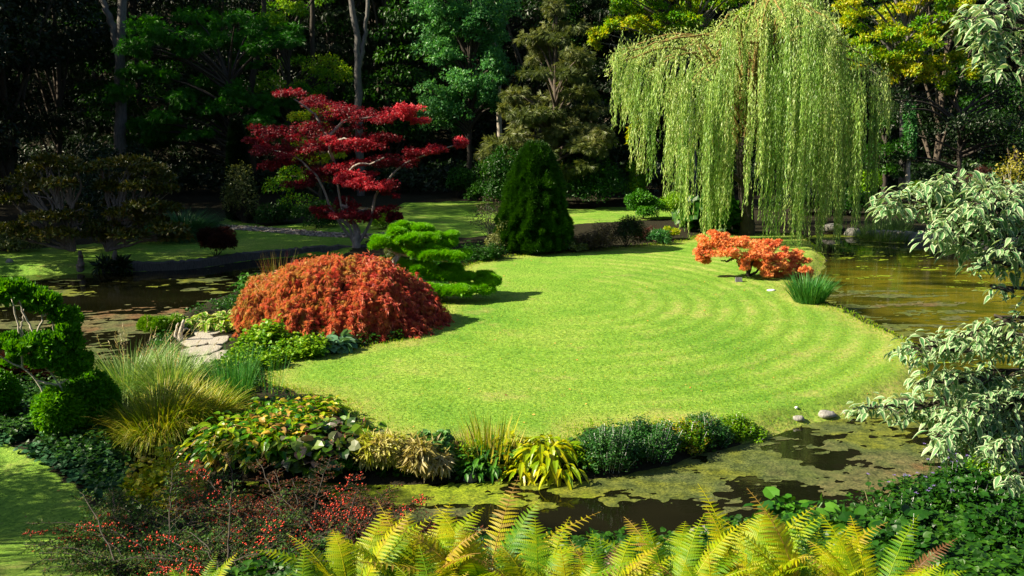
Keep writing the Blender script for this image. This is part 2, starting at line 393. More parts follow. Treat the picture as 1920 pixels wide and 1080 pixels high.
# water
m, n, out = newmat('pond_water'); geo = n.nodes.new('ShaderNodeNewGeometry'); pos = geo.outputs['Position']
mp = n.nodes.new('ShaderNodeMapping'); mp.inputs['Scale'].default_value = (.35, 1, 1); n.links.new(pos, mp.inputs[0])
a1 = noise(n, .55, 6, mp.outputs[0], .65); a2 = noise(n, 3, 4, mp.outputs[0], .6)
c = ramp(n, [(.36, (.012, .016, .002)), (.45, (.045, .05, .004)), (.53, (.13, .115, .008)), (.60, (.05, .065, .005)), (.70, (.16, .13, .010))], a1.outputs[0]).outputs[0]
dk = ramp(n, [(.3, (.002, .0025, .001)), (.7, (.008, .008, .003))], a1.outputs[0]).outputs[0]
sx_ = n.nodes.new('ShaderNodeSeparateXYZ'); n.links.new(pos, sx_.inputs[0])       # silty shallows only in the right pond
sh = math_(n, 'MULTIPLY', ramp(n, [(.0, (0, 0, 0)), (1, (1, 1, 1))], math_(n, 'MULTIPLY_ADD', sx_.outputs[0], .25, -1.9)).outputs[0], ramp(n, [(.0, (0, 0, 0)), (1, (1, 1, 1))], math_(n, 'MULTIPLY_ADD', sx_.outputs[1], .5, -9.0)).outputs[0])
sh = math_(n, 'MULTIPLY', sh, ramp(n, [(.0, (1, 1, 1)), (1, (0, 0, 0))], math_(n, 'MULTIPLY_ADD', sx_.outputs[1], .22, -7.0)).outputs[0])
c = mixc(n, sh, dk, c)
p = n.nodes.new('ShaderNodeBsdfPrincipled'); p.inputs['Roughness'].default_value = .04; p.inputs['IOR'].default_value = 1.33
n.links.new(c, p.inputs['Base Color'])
b = n.nodes.new('ShaderNodeBump'); b.inputs['Strength'].default_value = .12; b.inputs['Distance'].default_value = .02
n.links.new(a2.outputs[0], b.inputs['Height']); n.links.new(b.outputs[0], p.inputs['Normal']); n.links.new(p.outputs[0], out.inputs[0])
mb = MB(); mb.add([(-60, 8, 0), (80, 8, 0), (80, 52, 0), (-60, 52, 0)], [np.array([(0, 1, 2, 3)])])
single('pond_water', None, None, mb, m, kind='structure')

# floating algae: contoured mats
def contour_sheet(xs, ys, field, z, mb, rnd):
    X, Y = np.meshgrid(xs, ys); P = np.stack([X.ravel(), Y.ravel()], 1); f = field(P); r = rnd(P)
    nx, ny = len(xs), len(ys); i = np.arange(ny-1)[:, None]*nx; j = np.arange(nx-1)[None]
    q = np.stack([i+j, i+j+1, i+nx+j+1, i+nx+j], -1).reshape(-1, 4)
    T = np.vstack([q[:, [0, 1, 2]], q[:, [0, 2, 3]]]); ft = f[T]; s = (ft > 0).sum(1)
    P3 = np.column_stack([P, np.full(len(P), z)])
    full = T[s == 3]
    if len(full):
        u, inv = np.unique(full.ravel(), return_inverse=True); mb.add(P3[u], inv.reshape(-1, 3), r[u])
    for cnt in (1, 2):
        t = T[s == cnt]
        if not len(t): continue
        g = f[t] > 0; k = np.argmax(g if cnt == 1 else ~g, 1); ar = np.arange(len(t))
        A = t[ar, k]; B = t[ar, (k+1) % 3]; C = t[ar, (k+2) % 3]
        ab = P3[A]+(P3[B]-P3[A])*(f[A]/(f[A]-f[B]))[:, None]; ac = P3[A]+(P3[C]-P3[A])*(f[A]/(f[A]-f[C]))[:, None]
        if cnt == 1: V = np.stack([P3[A], ab, ac], 1); mb.add(V.reshape(-1, 3), np.arange(len(t)*3).reshape(-1, 3), np.repeat(r[A], 3))
        else: V = np.stack([ab, P3[B], P3[C], ac], 1); mb.add(V.reshape(-1, 3), np.arange(len(t)*4).reshape(-1, 4), np.repeat(r[B], 4))
def blobs(lst):
    """(px,py,rx_px,ry_px,strength,colour)"""
    B = []
    for px, py, rx, ry, s, c in lst:
        o = G(px, py); B.append((o[0], o[1], rx*o[1]/F, abs(G(px, py-ry)[1]-G(px, py+ry)[1])/2, s, c))
    return B
def algae(name, label, lst, x0, x1, y0, y1, st, scale, thr=.5, streak=1.6, mat=None):
    B = blobs(lst)
    def fld(P):
        v = np.full(len(P), -.65)
        for cx, cy, rx, ry, s, c in B:
            d = np.sqrt(((P[:, 0]-cx)/rx)**2+((P[:, 1]-cy)/ry)**2); v = np.maximum(v, s*np.clip(1.25-d*.75, -.65, 1))
        nz = fbm(P*np.array([1, streak])*scale, 5)/.95; sdp = poly_sd(P, POND)
        n2_ = fbm(P*np.array([1, streak])*scale*4.5+3, 4)/.94
        n3_ = fbm(P*np.array([1, streak])*scale*11+5, 3)/.87
        return v*.60+(nz-.5)*2.0+(n2_-.5)*1.6+(n3_-.5)*.8-thr*.62+np.clip(-sdp*.0, 0, 0)-np.where(sdp > .25, 1, 0)
    def rn(P):
        num = np.zeros(len(P)); den = np.full(len(P), 1e-6)
        for cx, cy, rx, ry, s, c in B:
            wgt = np.exp(-(((P[:, 0]-cx)/rx)**2+((P[:, 1]-cy)/ry)**2)); num += c*wgt; den += wgt
        return np.clip(num/den+(fbm(P*2.2+9, 4)-.47)*.7, 0, 1)
    mb = MB(); contour_sheet(np.arange(x0, x1, st), np.arange(y0, y1, st*1.3), fld, .006, mb, rn)
    return single(name, label, 'algae', mb, mat, kind='stuff')
m, n, out = newmat('algae_mat'); geo = n.nodes.new('ShaderNodeNewGeometry'); pos = geo.outputs['Position']
r_ = attr(n, 'rnd').outputs['Fac']; t1 = noise(n, 24, 6, pos, .85); t2 = noise(n, 5, 4, pos, .7)
c = ramp(n, [(0, (.20, .27, .010)), (.3, (.15, .165, .015)), (.55, (.085, .11, .030)), (.8, (.12, .115, .045)), (1, (.15, .085, .035))], r_).outputs[0]
c = mixc(n, .9, c, ramp(n, [(.38, (.15, .2, .15)), (.5, (.9, .9, .9)), (.64, (1.7, 1.6, 1.5))], t1.outputs[0]).outputs[0], 'MULTIPLY')
c = mixc(n, .7, c, ramp(n, [(.38, (.22, .30, .22)), (.5, (.8, .85, .8)), (.62, (1.25, 1.2, 1.2))], t2.outputs[0]).outputs[0], 'MULTIPLY')
p = n.nodes.new('ShaderNodeBsdfPrincipled'); p.inputs['Roughness'].default_value = .55; p.inputs['Specular IOR Level'].default_value = .3; n.links.new(c, p.inputs['Base Color'])
b = n.nodes.new('ShaderNodeBump'); b.inputs['Strength'].default_value = .6; b.inputs['Distance'].default_value = .02; n.links.new(t1.outputs[0], b.inputs['Height']); n.links.new(b.outputs[0], p.inputs['Normal'])
n.links.new(p.outputs[0], out.inputs[0]); ALG = m
algae('floating_algae', 'algae and duckweed mats floating on the channel in front of the round lawn',
      [(620,912,90,12,1.0,.05),(760,925,130,18,1.0,.05),(900,925,140,16,1.0,.1),(1030,918,110,14,1,.25),(1000,945,60,12,.75,.15),(1150,915,90,22,.9,.35),(1260,905,140,45,1.05,.5),
       (1420,880,170,60,1.1,.5),(1560,830,150,40,1.05,.5),(1350,945,140,25,.85,.7),(1600,900,130,45,1.0,.75),(1500,930,120,25,.9,.6),(820,965,60,12,.7,.6),(720,975,70,14,.62,.5),(940,975,60,10,.62,.5),
       (1700,730,110,28,1.1,.45),(1790,705,40,15,.9,.5),(1650,790,90,16,.9,.45),(1690,880,60,16,.7,.9)], -4.5, 9.5, 11.5, 26, .045, .8, mat=ALG)
algae('floating_algae', 'brownish algae film on the dark pond left of the round lawn',
      [(230,605,120,22,1.1,.85),(310,590,90,12,1.0,.95),(40,610,110,14,1.0,.7),(190,650,60,26,1,.55),(130,660,60,30,.9,.6),(110,543,60,7,.9,.4),(90,530,60,3,.7,.5),(350,527,100,5,.8,.4),(390,545,70,4,.8,.5),
       (10,575,40,6,.7,.5),(450,570,60,8,.9,.7),(540,520,60,8,.7,.5)], -25, -4, 19, 42, .1, .7, thr=.85, streak=3, mat=ALG)
algae('floating_algae', 'pale drifting scum streaks on the sunny pond right of the orange maple',
      [(1650,552,60,5,.95,.6),(1700,568,60,5,.95,.8),(1600,600,60,10,.62,.5),(1680,625,60,12,.7,.5),(1560,443,70,4,1.1,.1),(1690,447,60,5,.9,.1),(1560,575,40,10,.7,.5),(1790,600,100,10,.5,.6)], 8, 26, 20, 50, .07, .9, streak=2.5, mat=ALG)

# ------------------------------------------------------------------ common materials
BARK = barkmat('bark', (.03, .022, .015), (.11, .085, .06)); GREYB = barkmat('grey_bark', (.05, .048, .045), (.16, .15, .135))
PALEB = barkmat('pale_bark', (.28, .24, .19), (.55, .50, .42)); DARKB = barkmat('dark_bark', (.012, .009, .006), (.05, .038, .026))
STONE = barkmat('stone', (.12, .115, .10), (.34, .33, .30), 9)
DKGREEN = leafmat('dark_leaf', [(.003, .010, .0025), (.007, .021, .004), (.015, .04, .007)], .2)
MIDGREEN = leafmat('mid_leaf', [(.010, .038, .005), (.022, .075, .008), (.05, .13, .014)], .35)
BLUEGREEN = leafmat('blue_leaf', [(.04, .12, .045), (.08, .22, .075), (.15, .33, .12)], .4)
LIME = leafmat('lime_leaf', [(.10, .22, .01), (.17, .32, .015), (.24, .38, .03)], .35)
YELLOWG = leafmat('autumn_yellow_leaf', [(.06, .19, .01), (.13, .29, .012), (.32, .40, .018), (.62, .48, .02)], .45)
OLIVE = leafmat('olive_leaf', [(.05, .075, .025), (.11, .14, .05), (.25, .26, .12)], .35)

# ================================================================== BACKGROUND WOOD
def tree(name, label, base, h, crown_r, crown_z, mat, rng, bark=BARK, tpl='leaf', size=.24, nclump=26, per=420, trunk_r=.3, group=None,
         squash=.55, droop=.3, sprd=1.0, cat='tree', rspan=.5, zmin=-.5, lean=(0, 0), nlimb=9, fork=None):
    base = np.asarray(base, float); root = thing(name, label, cat, base, group); cz0, cz1 = crown_z
    t = MB(); top = base+np.array([lean[0], lean[1], h*.9])
    mid = base+(top-base)*.5+rng.normal(0, .15, 3)
    tp = limb(t, [base-[0, 0, .3], base+[0, 0, h*.05], mid, top], trunk_r, trunk_r*.25, rng, 16)
    a = rng.uniform(0, 2*np.pi, nclump); u = rng.random(nclump); zz = cz0+(cz1-cz0)*u
    pr = np.sin(np.clip(u*.86+.14, 0, 1)*np.pi)**.6; rr = crown_r*pr*np.sqrt(rng.uniform(.25, 1, nclump))*.85
    C = base+np.stack([rr*np.cos(a)*sprd+lean[0]*u, rr*np.sin(a)+lean[1]*u, zz], 1)
    cr = crown_r*rng.uniform(.26, .42, nclump); Rd = np.stack([cr, cr, cr*squash], 1)
    L = MB()
    for k in rng.choice(nclump, min(nlimb, nclump), replace=False):
        s = tp[min(len(tp)-2, int(len(tp)*np.clip((C[k, 2]-base[2])/h*.75, .2, .85)))]
        limb(L, [s, s+(C[k]-s)*.5+[0, 0, .3], C[k]], trunk_r*.35, .03, rng, 8, sides=5)
    part('trunk', t, bark, root, True); part('branches', L, bark, root, True)
    f = MB(); clumps(f, C, Rd, per, tpl, size, rng, zmin, droop=droop, rspan=rspan); part('crown', f, mat, root)
    return root
# prototypes standing in view, copies beyond
def at(px, Y):
    x = (px-960)/F*(Y*math.cos(PITCH)+4); return np.array([x, Y, gz1(x, Y)])
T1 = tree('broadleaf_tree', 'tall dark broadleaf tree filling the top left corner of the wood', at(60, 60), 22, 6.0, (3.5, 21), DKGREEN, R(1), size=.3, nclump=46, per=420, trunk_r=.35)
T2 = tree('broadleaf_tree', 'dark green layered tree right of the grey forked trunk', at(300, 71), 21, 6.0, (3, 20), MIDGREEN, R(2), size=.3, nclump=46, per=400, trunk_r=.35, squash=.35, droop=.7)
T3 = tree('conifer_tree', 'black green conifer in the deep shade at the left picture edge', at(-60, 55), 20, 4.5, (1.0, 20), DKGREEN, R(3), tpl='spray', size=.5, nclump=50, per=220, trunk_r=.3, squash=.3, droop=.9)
farg = 'dark trees deep in the wood'; farl = 'dark shaded tree deep in the wood behind the garden'
rr = R(5); protos = [T1, T2, T3]
k = 0
for Y, step, off in ((80, 7.5, 0), (92, 9, 4)):
    for x in np.arange(-48, 52, step):
        X_ = x+off+rr.uniform(-2, 2); Y_ = Y+rr.uniform(-4, 4)
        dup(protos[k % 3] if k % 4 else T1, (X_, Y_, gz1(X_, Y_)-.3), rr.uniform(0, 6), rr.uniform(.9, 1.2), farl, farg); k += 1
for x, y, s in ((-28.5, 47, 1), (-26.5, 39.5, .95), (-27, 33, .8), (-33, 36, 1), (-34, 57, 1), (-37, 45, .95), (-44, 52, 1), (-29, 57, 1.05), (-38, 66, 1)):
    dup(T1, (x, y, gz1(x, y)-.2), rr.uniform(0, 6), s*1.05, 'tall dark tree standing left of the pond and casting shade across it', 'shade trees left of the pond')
for px, Y, s, pr, lb in ((150, 68, 1, T3, 'black green conifer behind the grey forked trunk'), (450, 70, 1.0, T1, 'dark tree behind the red maple on its left'),
        (640, 72, 1.1, T3, 'dark conifer behind the pale twin trunk'), (740, 72, .95, T2, 'dark leafy tree between the twin trunk and the blue green tree'),
        (1010, 74, 1.1, T1, 'dark tree behind the olive conifer'), (1170, 72, .9, T3, 'dark conifer between the olive conifer and the willow'),
        (1720, 70, 1, T1, 'dark tree under the yellow crown right of the willow'), (1860, 66, .85, T2, 'dark green tree behind the upper variegated branch'),
        (1960, 68, 1, T1, 'dark tree at the right picture edge')):
    b_ = at(px, Y); dup(pr, b_, rr.uniform(0, 6), s, lb)
# hill undergrowth: one mass nobody could count
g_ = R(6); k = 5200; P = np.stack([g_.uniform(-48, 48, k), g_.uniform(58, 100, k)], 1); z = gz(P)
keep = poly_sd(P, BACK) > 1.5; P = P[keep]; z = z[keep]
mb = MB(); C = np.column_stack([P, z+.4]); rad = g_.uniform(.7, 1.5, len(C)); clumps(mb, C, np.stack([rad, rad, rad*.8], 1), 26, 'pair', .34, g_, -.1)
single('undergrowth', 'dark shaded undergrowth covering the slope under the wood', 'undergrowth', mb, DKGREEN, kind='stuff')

# named trunks
def trunk_thing(name, label, paths, Y, r_px, mat, seed):
    g = R(seed); base = W(paths[0][0][0], paths[0][0][1], Y); base[2] = gz1(base[0], base[1]); root = thing(name, label, 'tree', base)
    mb = MB()
    for q, pth in enumerate(paths):
        pts = [W(px, py, Y) for px, py in pth]
        if q == 0: pts = [np.array([pts[0][0], Y, base[2]-.3])]+pts
        r0 = r_px*Y/F*(1 if q == 0 else .62); limb(mb, pts, r0, r0*.55, g, 20, .03, 9)
    part('trunk', mb, mat, root, True)
    c = MB(); tip = [W(pth[-1][0], pth[-1][1], Y) for pth in paths]
    C = np.vstack([t+g.normal(0, 1, (7, 3))*[2.4, 1.6, 1.2]+[0, 0, 3.4] for t in tip]); clumps(c, C, (1.5, 1.5, .9), 300, 'leaf', .25, g); part('crown', c, MIDGREEN, root)
    return root
trunk_thing('forked_tree', 'tall grey trunk forking near the top left of the wood', [[(227, 300), (227, 240), (225, 120), (228, 40), (232, -60)], [(225, 110), (212, 50), (195, 10), (180, -60)]], 54, 13, GREYB, 11)
trunk_thing('twin_trunk_tree', 'pale grey tree with paired trunks above the red maple', [[(672, 200), (671, 120), (668, 60), (655, -10), (650, -80)], [(672, 130), (684, 70), (690, 0), (695, -80)]], 58, 8, GREYB, 12)
trunk_thing('slender_tree', 'slender pale trunk above the blue green tree', [[(935, 180), (928, 100), (920, 40), (912, -70)], [(926, 90), (915, 40), (905, -70)]], 60, 5, PALEB, 13)
trunk_thing('dark_trunk_tree', 'thin dark trunk in front of the sunlit gap left of the red maple', [[(585, 220), (586, 120), (584, -80)]], 62, 7, DARKB, 14)
trunk_thing('leaning_dark_tree', 'dark leaning trunk beside the sunlit yellow tree', [[(470, 200), (478, 120), (492, 40), (500, -80)]], 60, 7, DARKB, 15)

def split_(C, Rd, rb, k, g):
    n_ = len(C); C2 = np.repeat(C, k, 0)+g.uniform(-1, 1, (n_*k, 3))*np.repeat(Rd, k, 0)*[.75, .75, .85]; R2 = np.repeat(Rd, k, 0)*g.uniform(.35, .65, (n_*k, 1)); return C2, R2, np.clip(np.repeat(rb, k)+g.normal(0, .12, n_*k), 0, 1)
def px_tree(name, label, cat, base_px, Y, lst, per, tpl, size, mat, seed, bark=BARK, tr=6, limbs=(), group=None, gapcl=None, rspan=.5, droop=.3, zmin=-.5, out_=.6, up=.5, lump=.0, trunk_to=None, depth=.35, wide=1.0, branch_r=3, split=0):
    """tree with its crown given as clumps in the photograph, at real distance Y"""
    g = R(seed); b = W(base_px[0], base_px[1], Y); b[2] = gz1(b[0], b[1]); root = thing(name, label, cat, b, group)
    C, Rd, rb = pxclump(lst, Y); s = Y/F
    t = MB()
    if trunk_to is None: trunk_to = [(base_px[0], np.mean([q[1] for q in lst])-20)]
    limb(t, [b-[0, 0, .2]]+[W(px, py, Y) for px, py in trunk_to], tr*s, tr*s*.35, g, 14, .02)
    part('trunk', t, bark, root, True)
    if limbs != None:
        L = MB(); trp = [W(px, py, Y) for px, py in trunk_to]
        if not len(limbs):
            for c_ in C:
                st = b+(trp[-1]-b)*np.clip((c_[2]-b[2])/(trp[-1][2]-b[2]+.01)*.75, .15, .95)
                limb(L, [st, (st+c_)/2+[0, 0, .08*np.linalg.norm(c_-st)]+g.normal(0, .1, 3), c_], branch_r*s, branch_r*s*.25, g, 8, sides=5)
        for pth in limbs:
            dd = pth[-1] if not isinstance(pth[-1], tuple) else 0; q = pth[:-1] if not isinstance(pth[-1], tuple) else pth
            limb(L, [W(px, py, Y+dd*k_/max(len(q)-1, 1)) for k_, (px, py) in enumerate(q)], branch_r*s, branch_r*s*.3, g, 14, .015, 6)
        part('branches', L, bark, root, True)
    if split:
        C, Rd, rb = split_(C, Rd, rb, split, g); per = per//split
    f = MB(); clumps(f, C, Rd, per, tpl, size, g, zmin, out_, up, droop, depth, rb, rspan, lump, wide); part('crown', f, mat, root)
    return root
def fill(rng, n, x0, x1, y0, y1, rx, rz, dY=2, inside=None, rb=None):
    o = []
    while len(o) < n:
        x, y = rng.uniform(x0, x1), rng.uniform(y0, y1)
        if inside is None or inside(x, y):
            f = rng.uniform(.7, 1.3); o.append((x, y, rx*f, rz*f, rng.uniform(-dY, dY), rng.random() if rb is None else np.clip(rb(x, y)+rng.uniform(-.2, .2), 0, 1)))
    return o
g = R(20)
px_tree('blue_green_maple', 'leafy blue green tree lit in the middle of the wood', 'tree', (880, 330), 58,
        fill(g, 60, 800, 945, -40, 245, 32, 22, 1.8, lambda x, y: x > 800+max(0, y-90)*.12 and x < 960-max(0, y-150)*.35)+[(925,y_,18,14,-1.5) for y_ in (125,150,175,200)], 560, 'leaf', .2, BLUEGREEN, 21, DARKB, 6, split=4)
px_tree('sunlit_yellow_tree', 'pale yellow green tree lit in the gap left of the red maple', 'tree', (540, 240), 61,
        fill(g, 26, 485, 630, -30, 200, 26, 16, 2.5), 330, 'leaf', .2, leafmat('lit_green_leaf', [(.05, .16, .012), (.11, .26, .025), (.22, .37, .05), (.34, .42, .08)], .45), 22, DARKB, 6, split=4)
px_tree('olive_conifer', 'olive brown conifer with drooping sprays behind the conical spruce', 'tree', (1040, 400), 52.5,
        [(1040,28,14,20,0),(1035,60,30,14,.5),(1070,50,26,10,0),(1000,75,34,10,0)]+fill(g, 60, 930, 1150, 70, 330, 30, 9, 2, lambda x, y: abs(x-1045) < 28+(y-40)*.42), 230, 'spray', .42, OLIVE, 23, BARK, 7, droop=.8, trunk_to=[(1043, 10)], split=4)
px_tree('dark_understorey_tree', 'very dark shrubby tree between the spruce and the willow', 'tree', (1120, 380), 56,
        fill(g, 26, 1060, 1200, 190, 330, 30, 18, 2), 330, 'pair', .26, DKGREEN, 24)
px_tree('layered_green_tree', 'mid green layered tree with hanging sprays left of the red maple', 'tree', (430, 330), 54,
        fill(g, 60, 240, 545, 30, 270, 32, 11, 2.5), 300, 'spray', .36, leafmat('feathery_leaf', [(.02, .08, .008), (.04, .15, .012), (.08, .24, .02)], .4), 25, DARKB, 6, droop=.8, split=4)
px_tree('yellow_maple', 'yellowing maple crown above and left of the willow', 'tree', (1300, 400), 58,
        fill(g, 46, 1150, 1420, -50, 75, 26, 13, 2.5)+[(1125,60,22,9,-2,.7),(1140,45,20,8,-2,.6),(1118,78,10,12,-2,.8),(1185,230,9,40,-8,.9),(1192,330,14,25,-6,.5)], 420, 'leaf', .22, YELLOWG, 26, GREYB, 8, trunk_to=[(1290, -40)], split=4)
px_tree('golden_green_maple', 'golden and green maple crown right of the willow with hanging yellow tips', 'tree', (1690, 400), 57,
        fill(g, 60, 1570, 1820, -60, 130, 26, 13, 2.5)+[(1668,130,14,30,-2,.95),(1740,130,13,34,-2,.95),(1815,140,14,25,-2,.8),(1770,165,16,26,-2,.55),(1700,100,30,14,-2,.8),(1650,60,40,14,-2,.85),(1610,100,30,12,-2,.4)],
        430, 'leaf', .22, YELLOWG, 27, GREYB, 8, trunk_to=[(1700, -40)], split=4)
for lb, nm, lst, mt, sd_i, b_ in (('ivy clad trunk in the dark gap right of the willow', 'ivy_clad_tree', [(1706, y, 10, 22, 0) for y in range(210, 300, 18)], BLUEGREEN, 31, (1706, 320)),
        ('dark shrubby tree with a few green leaves right of the willow', 'understorey_tree', fill(g, 30, 1650, 1930, 150, 320, 30, 18, 2), DKGREEN, 32, (1800, 350)),
        ('lit green understorey tree just right of the willow curtain', 'understorey_tree', fill(g, 10, 1640, 1700, 230, 330, 20, 14, 1), MIDGREEN, 33, (1660, 350))):
    px_tree(nm, lb, 'tree', b_, 55, lst, 240, 'leaf', .2, mt, sd_i, PALEB if sd_i == 31 else DARKB, 6)

# ================================================================== WILLOW
def willow():
    g = R(40); Y = 45.5; b = ON(1402, 440); Y = b[1]; root = thing('weeping_willow', 'large weeping willow with long silvery green curtains over the far end of the lawn', 'tree', b)
    t = MB(); tp = limb(t, [b-[0, 0, .3], W(1400, 380, Y), W(1392, 320, Y), W(1398, 250, Y), W(1420, 160, Y), W(1450, 60, Y)], .34, .12, g, 24, .02, 9)
    limb(t, [W(1396, 345, Y), W(1370, 325, Y-.4), W(1345, 290, Y-.8)], .13, .08, g, 8); part('trunk', t, DARKB, root, True)
    def top(x):  # pixel height of the crown's outline
        return np.interp(x, [1150,1180,1210,1250,1300,1340,1380,1420,1480,1540,1568,1580,1610,1640,1665], [130,80,66,88,82,50,35,5,-25,-20,60,80,95,130,170])
    L = MB(); f = MB(); tw = MB()
    ns = 108; SP = []
    for k in range(ns):
        x = g.uniform(1172, 1645); cx = (x-1408)/250; dmax = 5.6*math.sqrt(max(.05, 1-min(abs(cx), 1)**2)); d = g.uniform(-1, 1)*dmax
        if k % 3 == 0: d = -abs(d)
        y0 = top(x)+(abs(d)/5.6)**2*70+g.random()**1.3*150*(1-.3*abs(cx))
        yb = np.interp(x, [1160, 1200, 1240, 1300, 1345, 1400, 1460, 1500, 1560, 1600, 1650], [190, 300, 310, 380, 440, 380, 420, 455, 430, 400, 400])+g.uniform(-150, 30)
        if yb < y0+70: yb = y0+g.uniform(80, 170)
        SP.append((x+8*(1665-x)/500, y0, yb, d))
    for x, y0, yb in ((1300,200,440),(1345,150,470),(1362,220,465),(1230,180,345),(1260,200,330),(1455,120,455),(1470,160,470),(1520,140,492),(1545,180,480),(1578,200,475),(1610,190,440),(1640,180,430),(1498,100,470),(1168,90,250),(1655,150,260),(1350,130,450),(1288,170,390)):
        for q in range(2): SP.append((x+g.uniform(-5, 5), y0, yb, g.uniform(-3.5, 0)))
    limbs = []
    for k in range(34):
        x = np.linspace(1170, 1645, 34)[k]+g.uniform(-8, 8); d = g.uniform(-.75, .75)*5.6*math.sqrt(max(.05, 1-min(abs(x-1405)/250, .97)**2)); y0 = top(x)+(abs(d)/5.6)**2*70+g.uniform(4, 80)*(1 if k % 2 else .3)
        s = tp[g.integers(12, len(tp)-1)]; e = W(x, y0, Y+d); m = (s+e)/2; m[2] = max(s[2], e[2])+.35
        c = limb(L, [s, m, e, e+(e-m)*[.25, .25, 0]-[0, 0, .5]], .06, .015, g, 16, .03, 5); limbs.append(c)
    part('limbs', L, barkmat('willow_bark', (.10, .065, .015), (.30, .20, .05)), root, True)
    LP = np.vstack(limbs)
    P_, D_, N_, Rn = [], [], [], []; cen_ = W(1410, 150, Y)
    for (x, y0, yb, d) in SP:
        c0 = W(x, y0, Y+d); nst = g.integers(5, 16); hue = g.random()
        out_ = nrm((c0-cen_)*[1, 1, 0])
        for q in range(nst):
            s = c0+g.normal(0, 1, 3)*[.10, .14, .3]; e_ = W(x, yb, Y+d)[2]+abs(g.normal(0, 1.3)); Ls = max(1.0, s[2]-e_)
            m = int(Ls/.060); tt = np.linspace(0, 1, m); ph = g.random(2)*6; am = .05+.1*g.random(2)
            pts = s[None]+np.stack([am[0]*np.sin(tt*5+ph[0])*tt, am[1]*np.sin(tt*4+ph[1])*tt, -Ls*tt], 1)+out_*(.2*(1-np.exp(-tt*5)))[:, None]
            if q % 2 == 0: tube(tw, pts[::max(1, m//6)], .006, 3)
            a = g.uniform(0, 2*np.pi, m); hd = np.stack([np.cos(a), np.sin(a), np.zeros(m)], 1)
            P_.append(pts); D_.append(hd*.42+[0, 0, -.9]); N_.append(hd+g.normal(0, .35, (m, 3))+[0, 0, .3]); Rn.append(np.clip(hue*.5+.5*g.random(m), 0, 1))
    # feathery shoots over the limbs
    idx = g.integers(0, len(LP), 15000); P_.append(LP[idx]+g.normal(0, .16, (15000, 3))); D_.append(g.normal(0, .6, (15000, 3))-[0, 0, .7]); N_.append(g.normal(0, .5, (15000, 3))+[0, 0, .7]); Rn.append(.5+.5*g.random(15000))
    P_ = np.vstack(P_); leaves(f, 'slim', P_, np.vstack(D_), nrm(np.vstack(N_)), g.uniform(.11, .19, len(P_)), np.concatenate(Rn))
    part('twigs', tw, barkmat('willow_bark', 0, 0), root)
    part('foliage', f, leafmat('willow_leaf', [(.08, .18, .04), (.21, .35, .10), (.40, .54, .20), (.68, .74, .38)], .42, .4, .4, tint=(1.15, 1.1, .75)), root)
willow()

# ================================================================== RED MAPLE AND OTHER TREES OF THE GARDEN
px_tree('red_japanese_maple', 'tall crimson Japanese maple with spreading layers beside the left pond', 'tree', (668, 470), 37,
    [(545,178,34,9,0,.3),(590,190,40,12,1,.25),(625,205,45,15,0,.3),(660,215,50,14,-1,.35),(700,222,40,12,1,.3),(755,206,44,10,-.5,.85),(780,220,30,10,0,.8),(730,215,34,12,0,.45),  # sunlit layers painted in: high last values pick the brightest leaf colours
     (500,243,26,8,.5,.3),(520,255,40,12,0,.25),(565,245,45,14,1,.2),(600,238,45,12,0,.25),(480,265,20,5,0,.35),(510,285,40,12,-.5,.3),(520,310,34,12,0,.3),(550,290,40,14,1,.2),(590,275,40,12,0,.3),
     (640,262,34,8,-1,.9),(625,275,36,10,0,.5),(690,268,34,12,0,.6),(720,255,30,10,.5,.25),(655,245,40,10,1,.25),(790,285,34,7,0,.45),(820,277,30,7,0,.55),(862,267,20,8,0,.95),(750,300,36,10,0,.3),(700,300,44,10,1,.25),
     (670,330,36,9,-.6,.75),(690,345,44,11,-1,.95),(660,345,30,10,-.8,.8),(730,358,22,10,0,.45),(610,330,36,16,0,.15),(580,320,40,14,1,.15),(560,345,30,12,.5,.2),(650,310,40,10,0,.4),
     (610,396,30,9,0,.4),(650,402,40,12,-.5,.5),(690,405,36,10,0,.3),(720,396,26,9,0,.25),(640,380,34,10,.5,.2),(740,405,14,8,0,.2)],
    560, 'star3', .12, leafmat('crimson_leaf', [(.04, .004, .006), (.12, .008, .014), (.24, .012, .022), (.42, .022, .035), (.75, .08, .10)], .35, tint=(1.3, .6, .8)), 41, barkmat('maple_bark', (.12, .10, .085), (.34, .30, .26)), 9,
    [[(668,462),(655,425),(640,385),(632,340),(625,290),(605,245)],[(664,455),(640,420),(618,385),(600,340),(575,310),(545,290),(505,280),0],[(672,455),(690,425),(700,400),(702,370),(722,345),(742,320),(780,297),(820,282),(862,270)],
     [(668,440),(652,395),(650,370)],[(632,340),(650,330),(665,310),(700,305),(720,295),-1],[(625,300),(618,275),(640,260),(660,262),-1],[(640,385),(672,395),(690,390)],[(605,245),(590,215),(550,185)],[(612,260),(650,225),(690,222),(760,210),1],[(655,425),(625,402),(600,395)]],
    rspan=.4, droop=.35, trunk_to=[(668, 445), (670, 430), (655, 405)], depth=.8, branch_r=3.6, zmin=-.9, split=6)
px_tree('yellow_shrub_tree', 'yellow green small tree glowing through the back of the red maple', 'tree', (600, 400), 45,
    [(590,240,30,12,0,.8),(565,265,20,12,0,.7),(600,275,24,14,0,.8),(575,295,26,12,0,.6),(560,220,20,10,0,.7),(600,300,20,12,0,.9),(590,330,30,20,0,.3),(630,290,18,10,0,.8),(545,330,26,20,0,.2),(600,210,26,12,0,.7),(520,350,30,18,0,.1),(560,380,40,18,0,.1)], 420, 'leaf', .13, YELLOWG, 42, DARKB, 4)

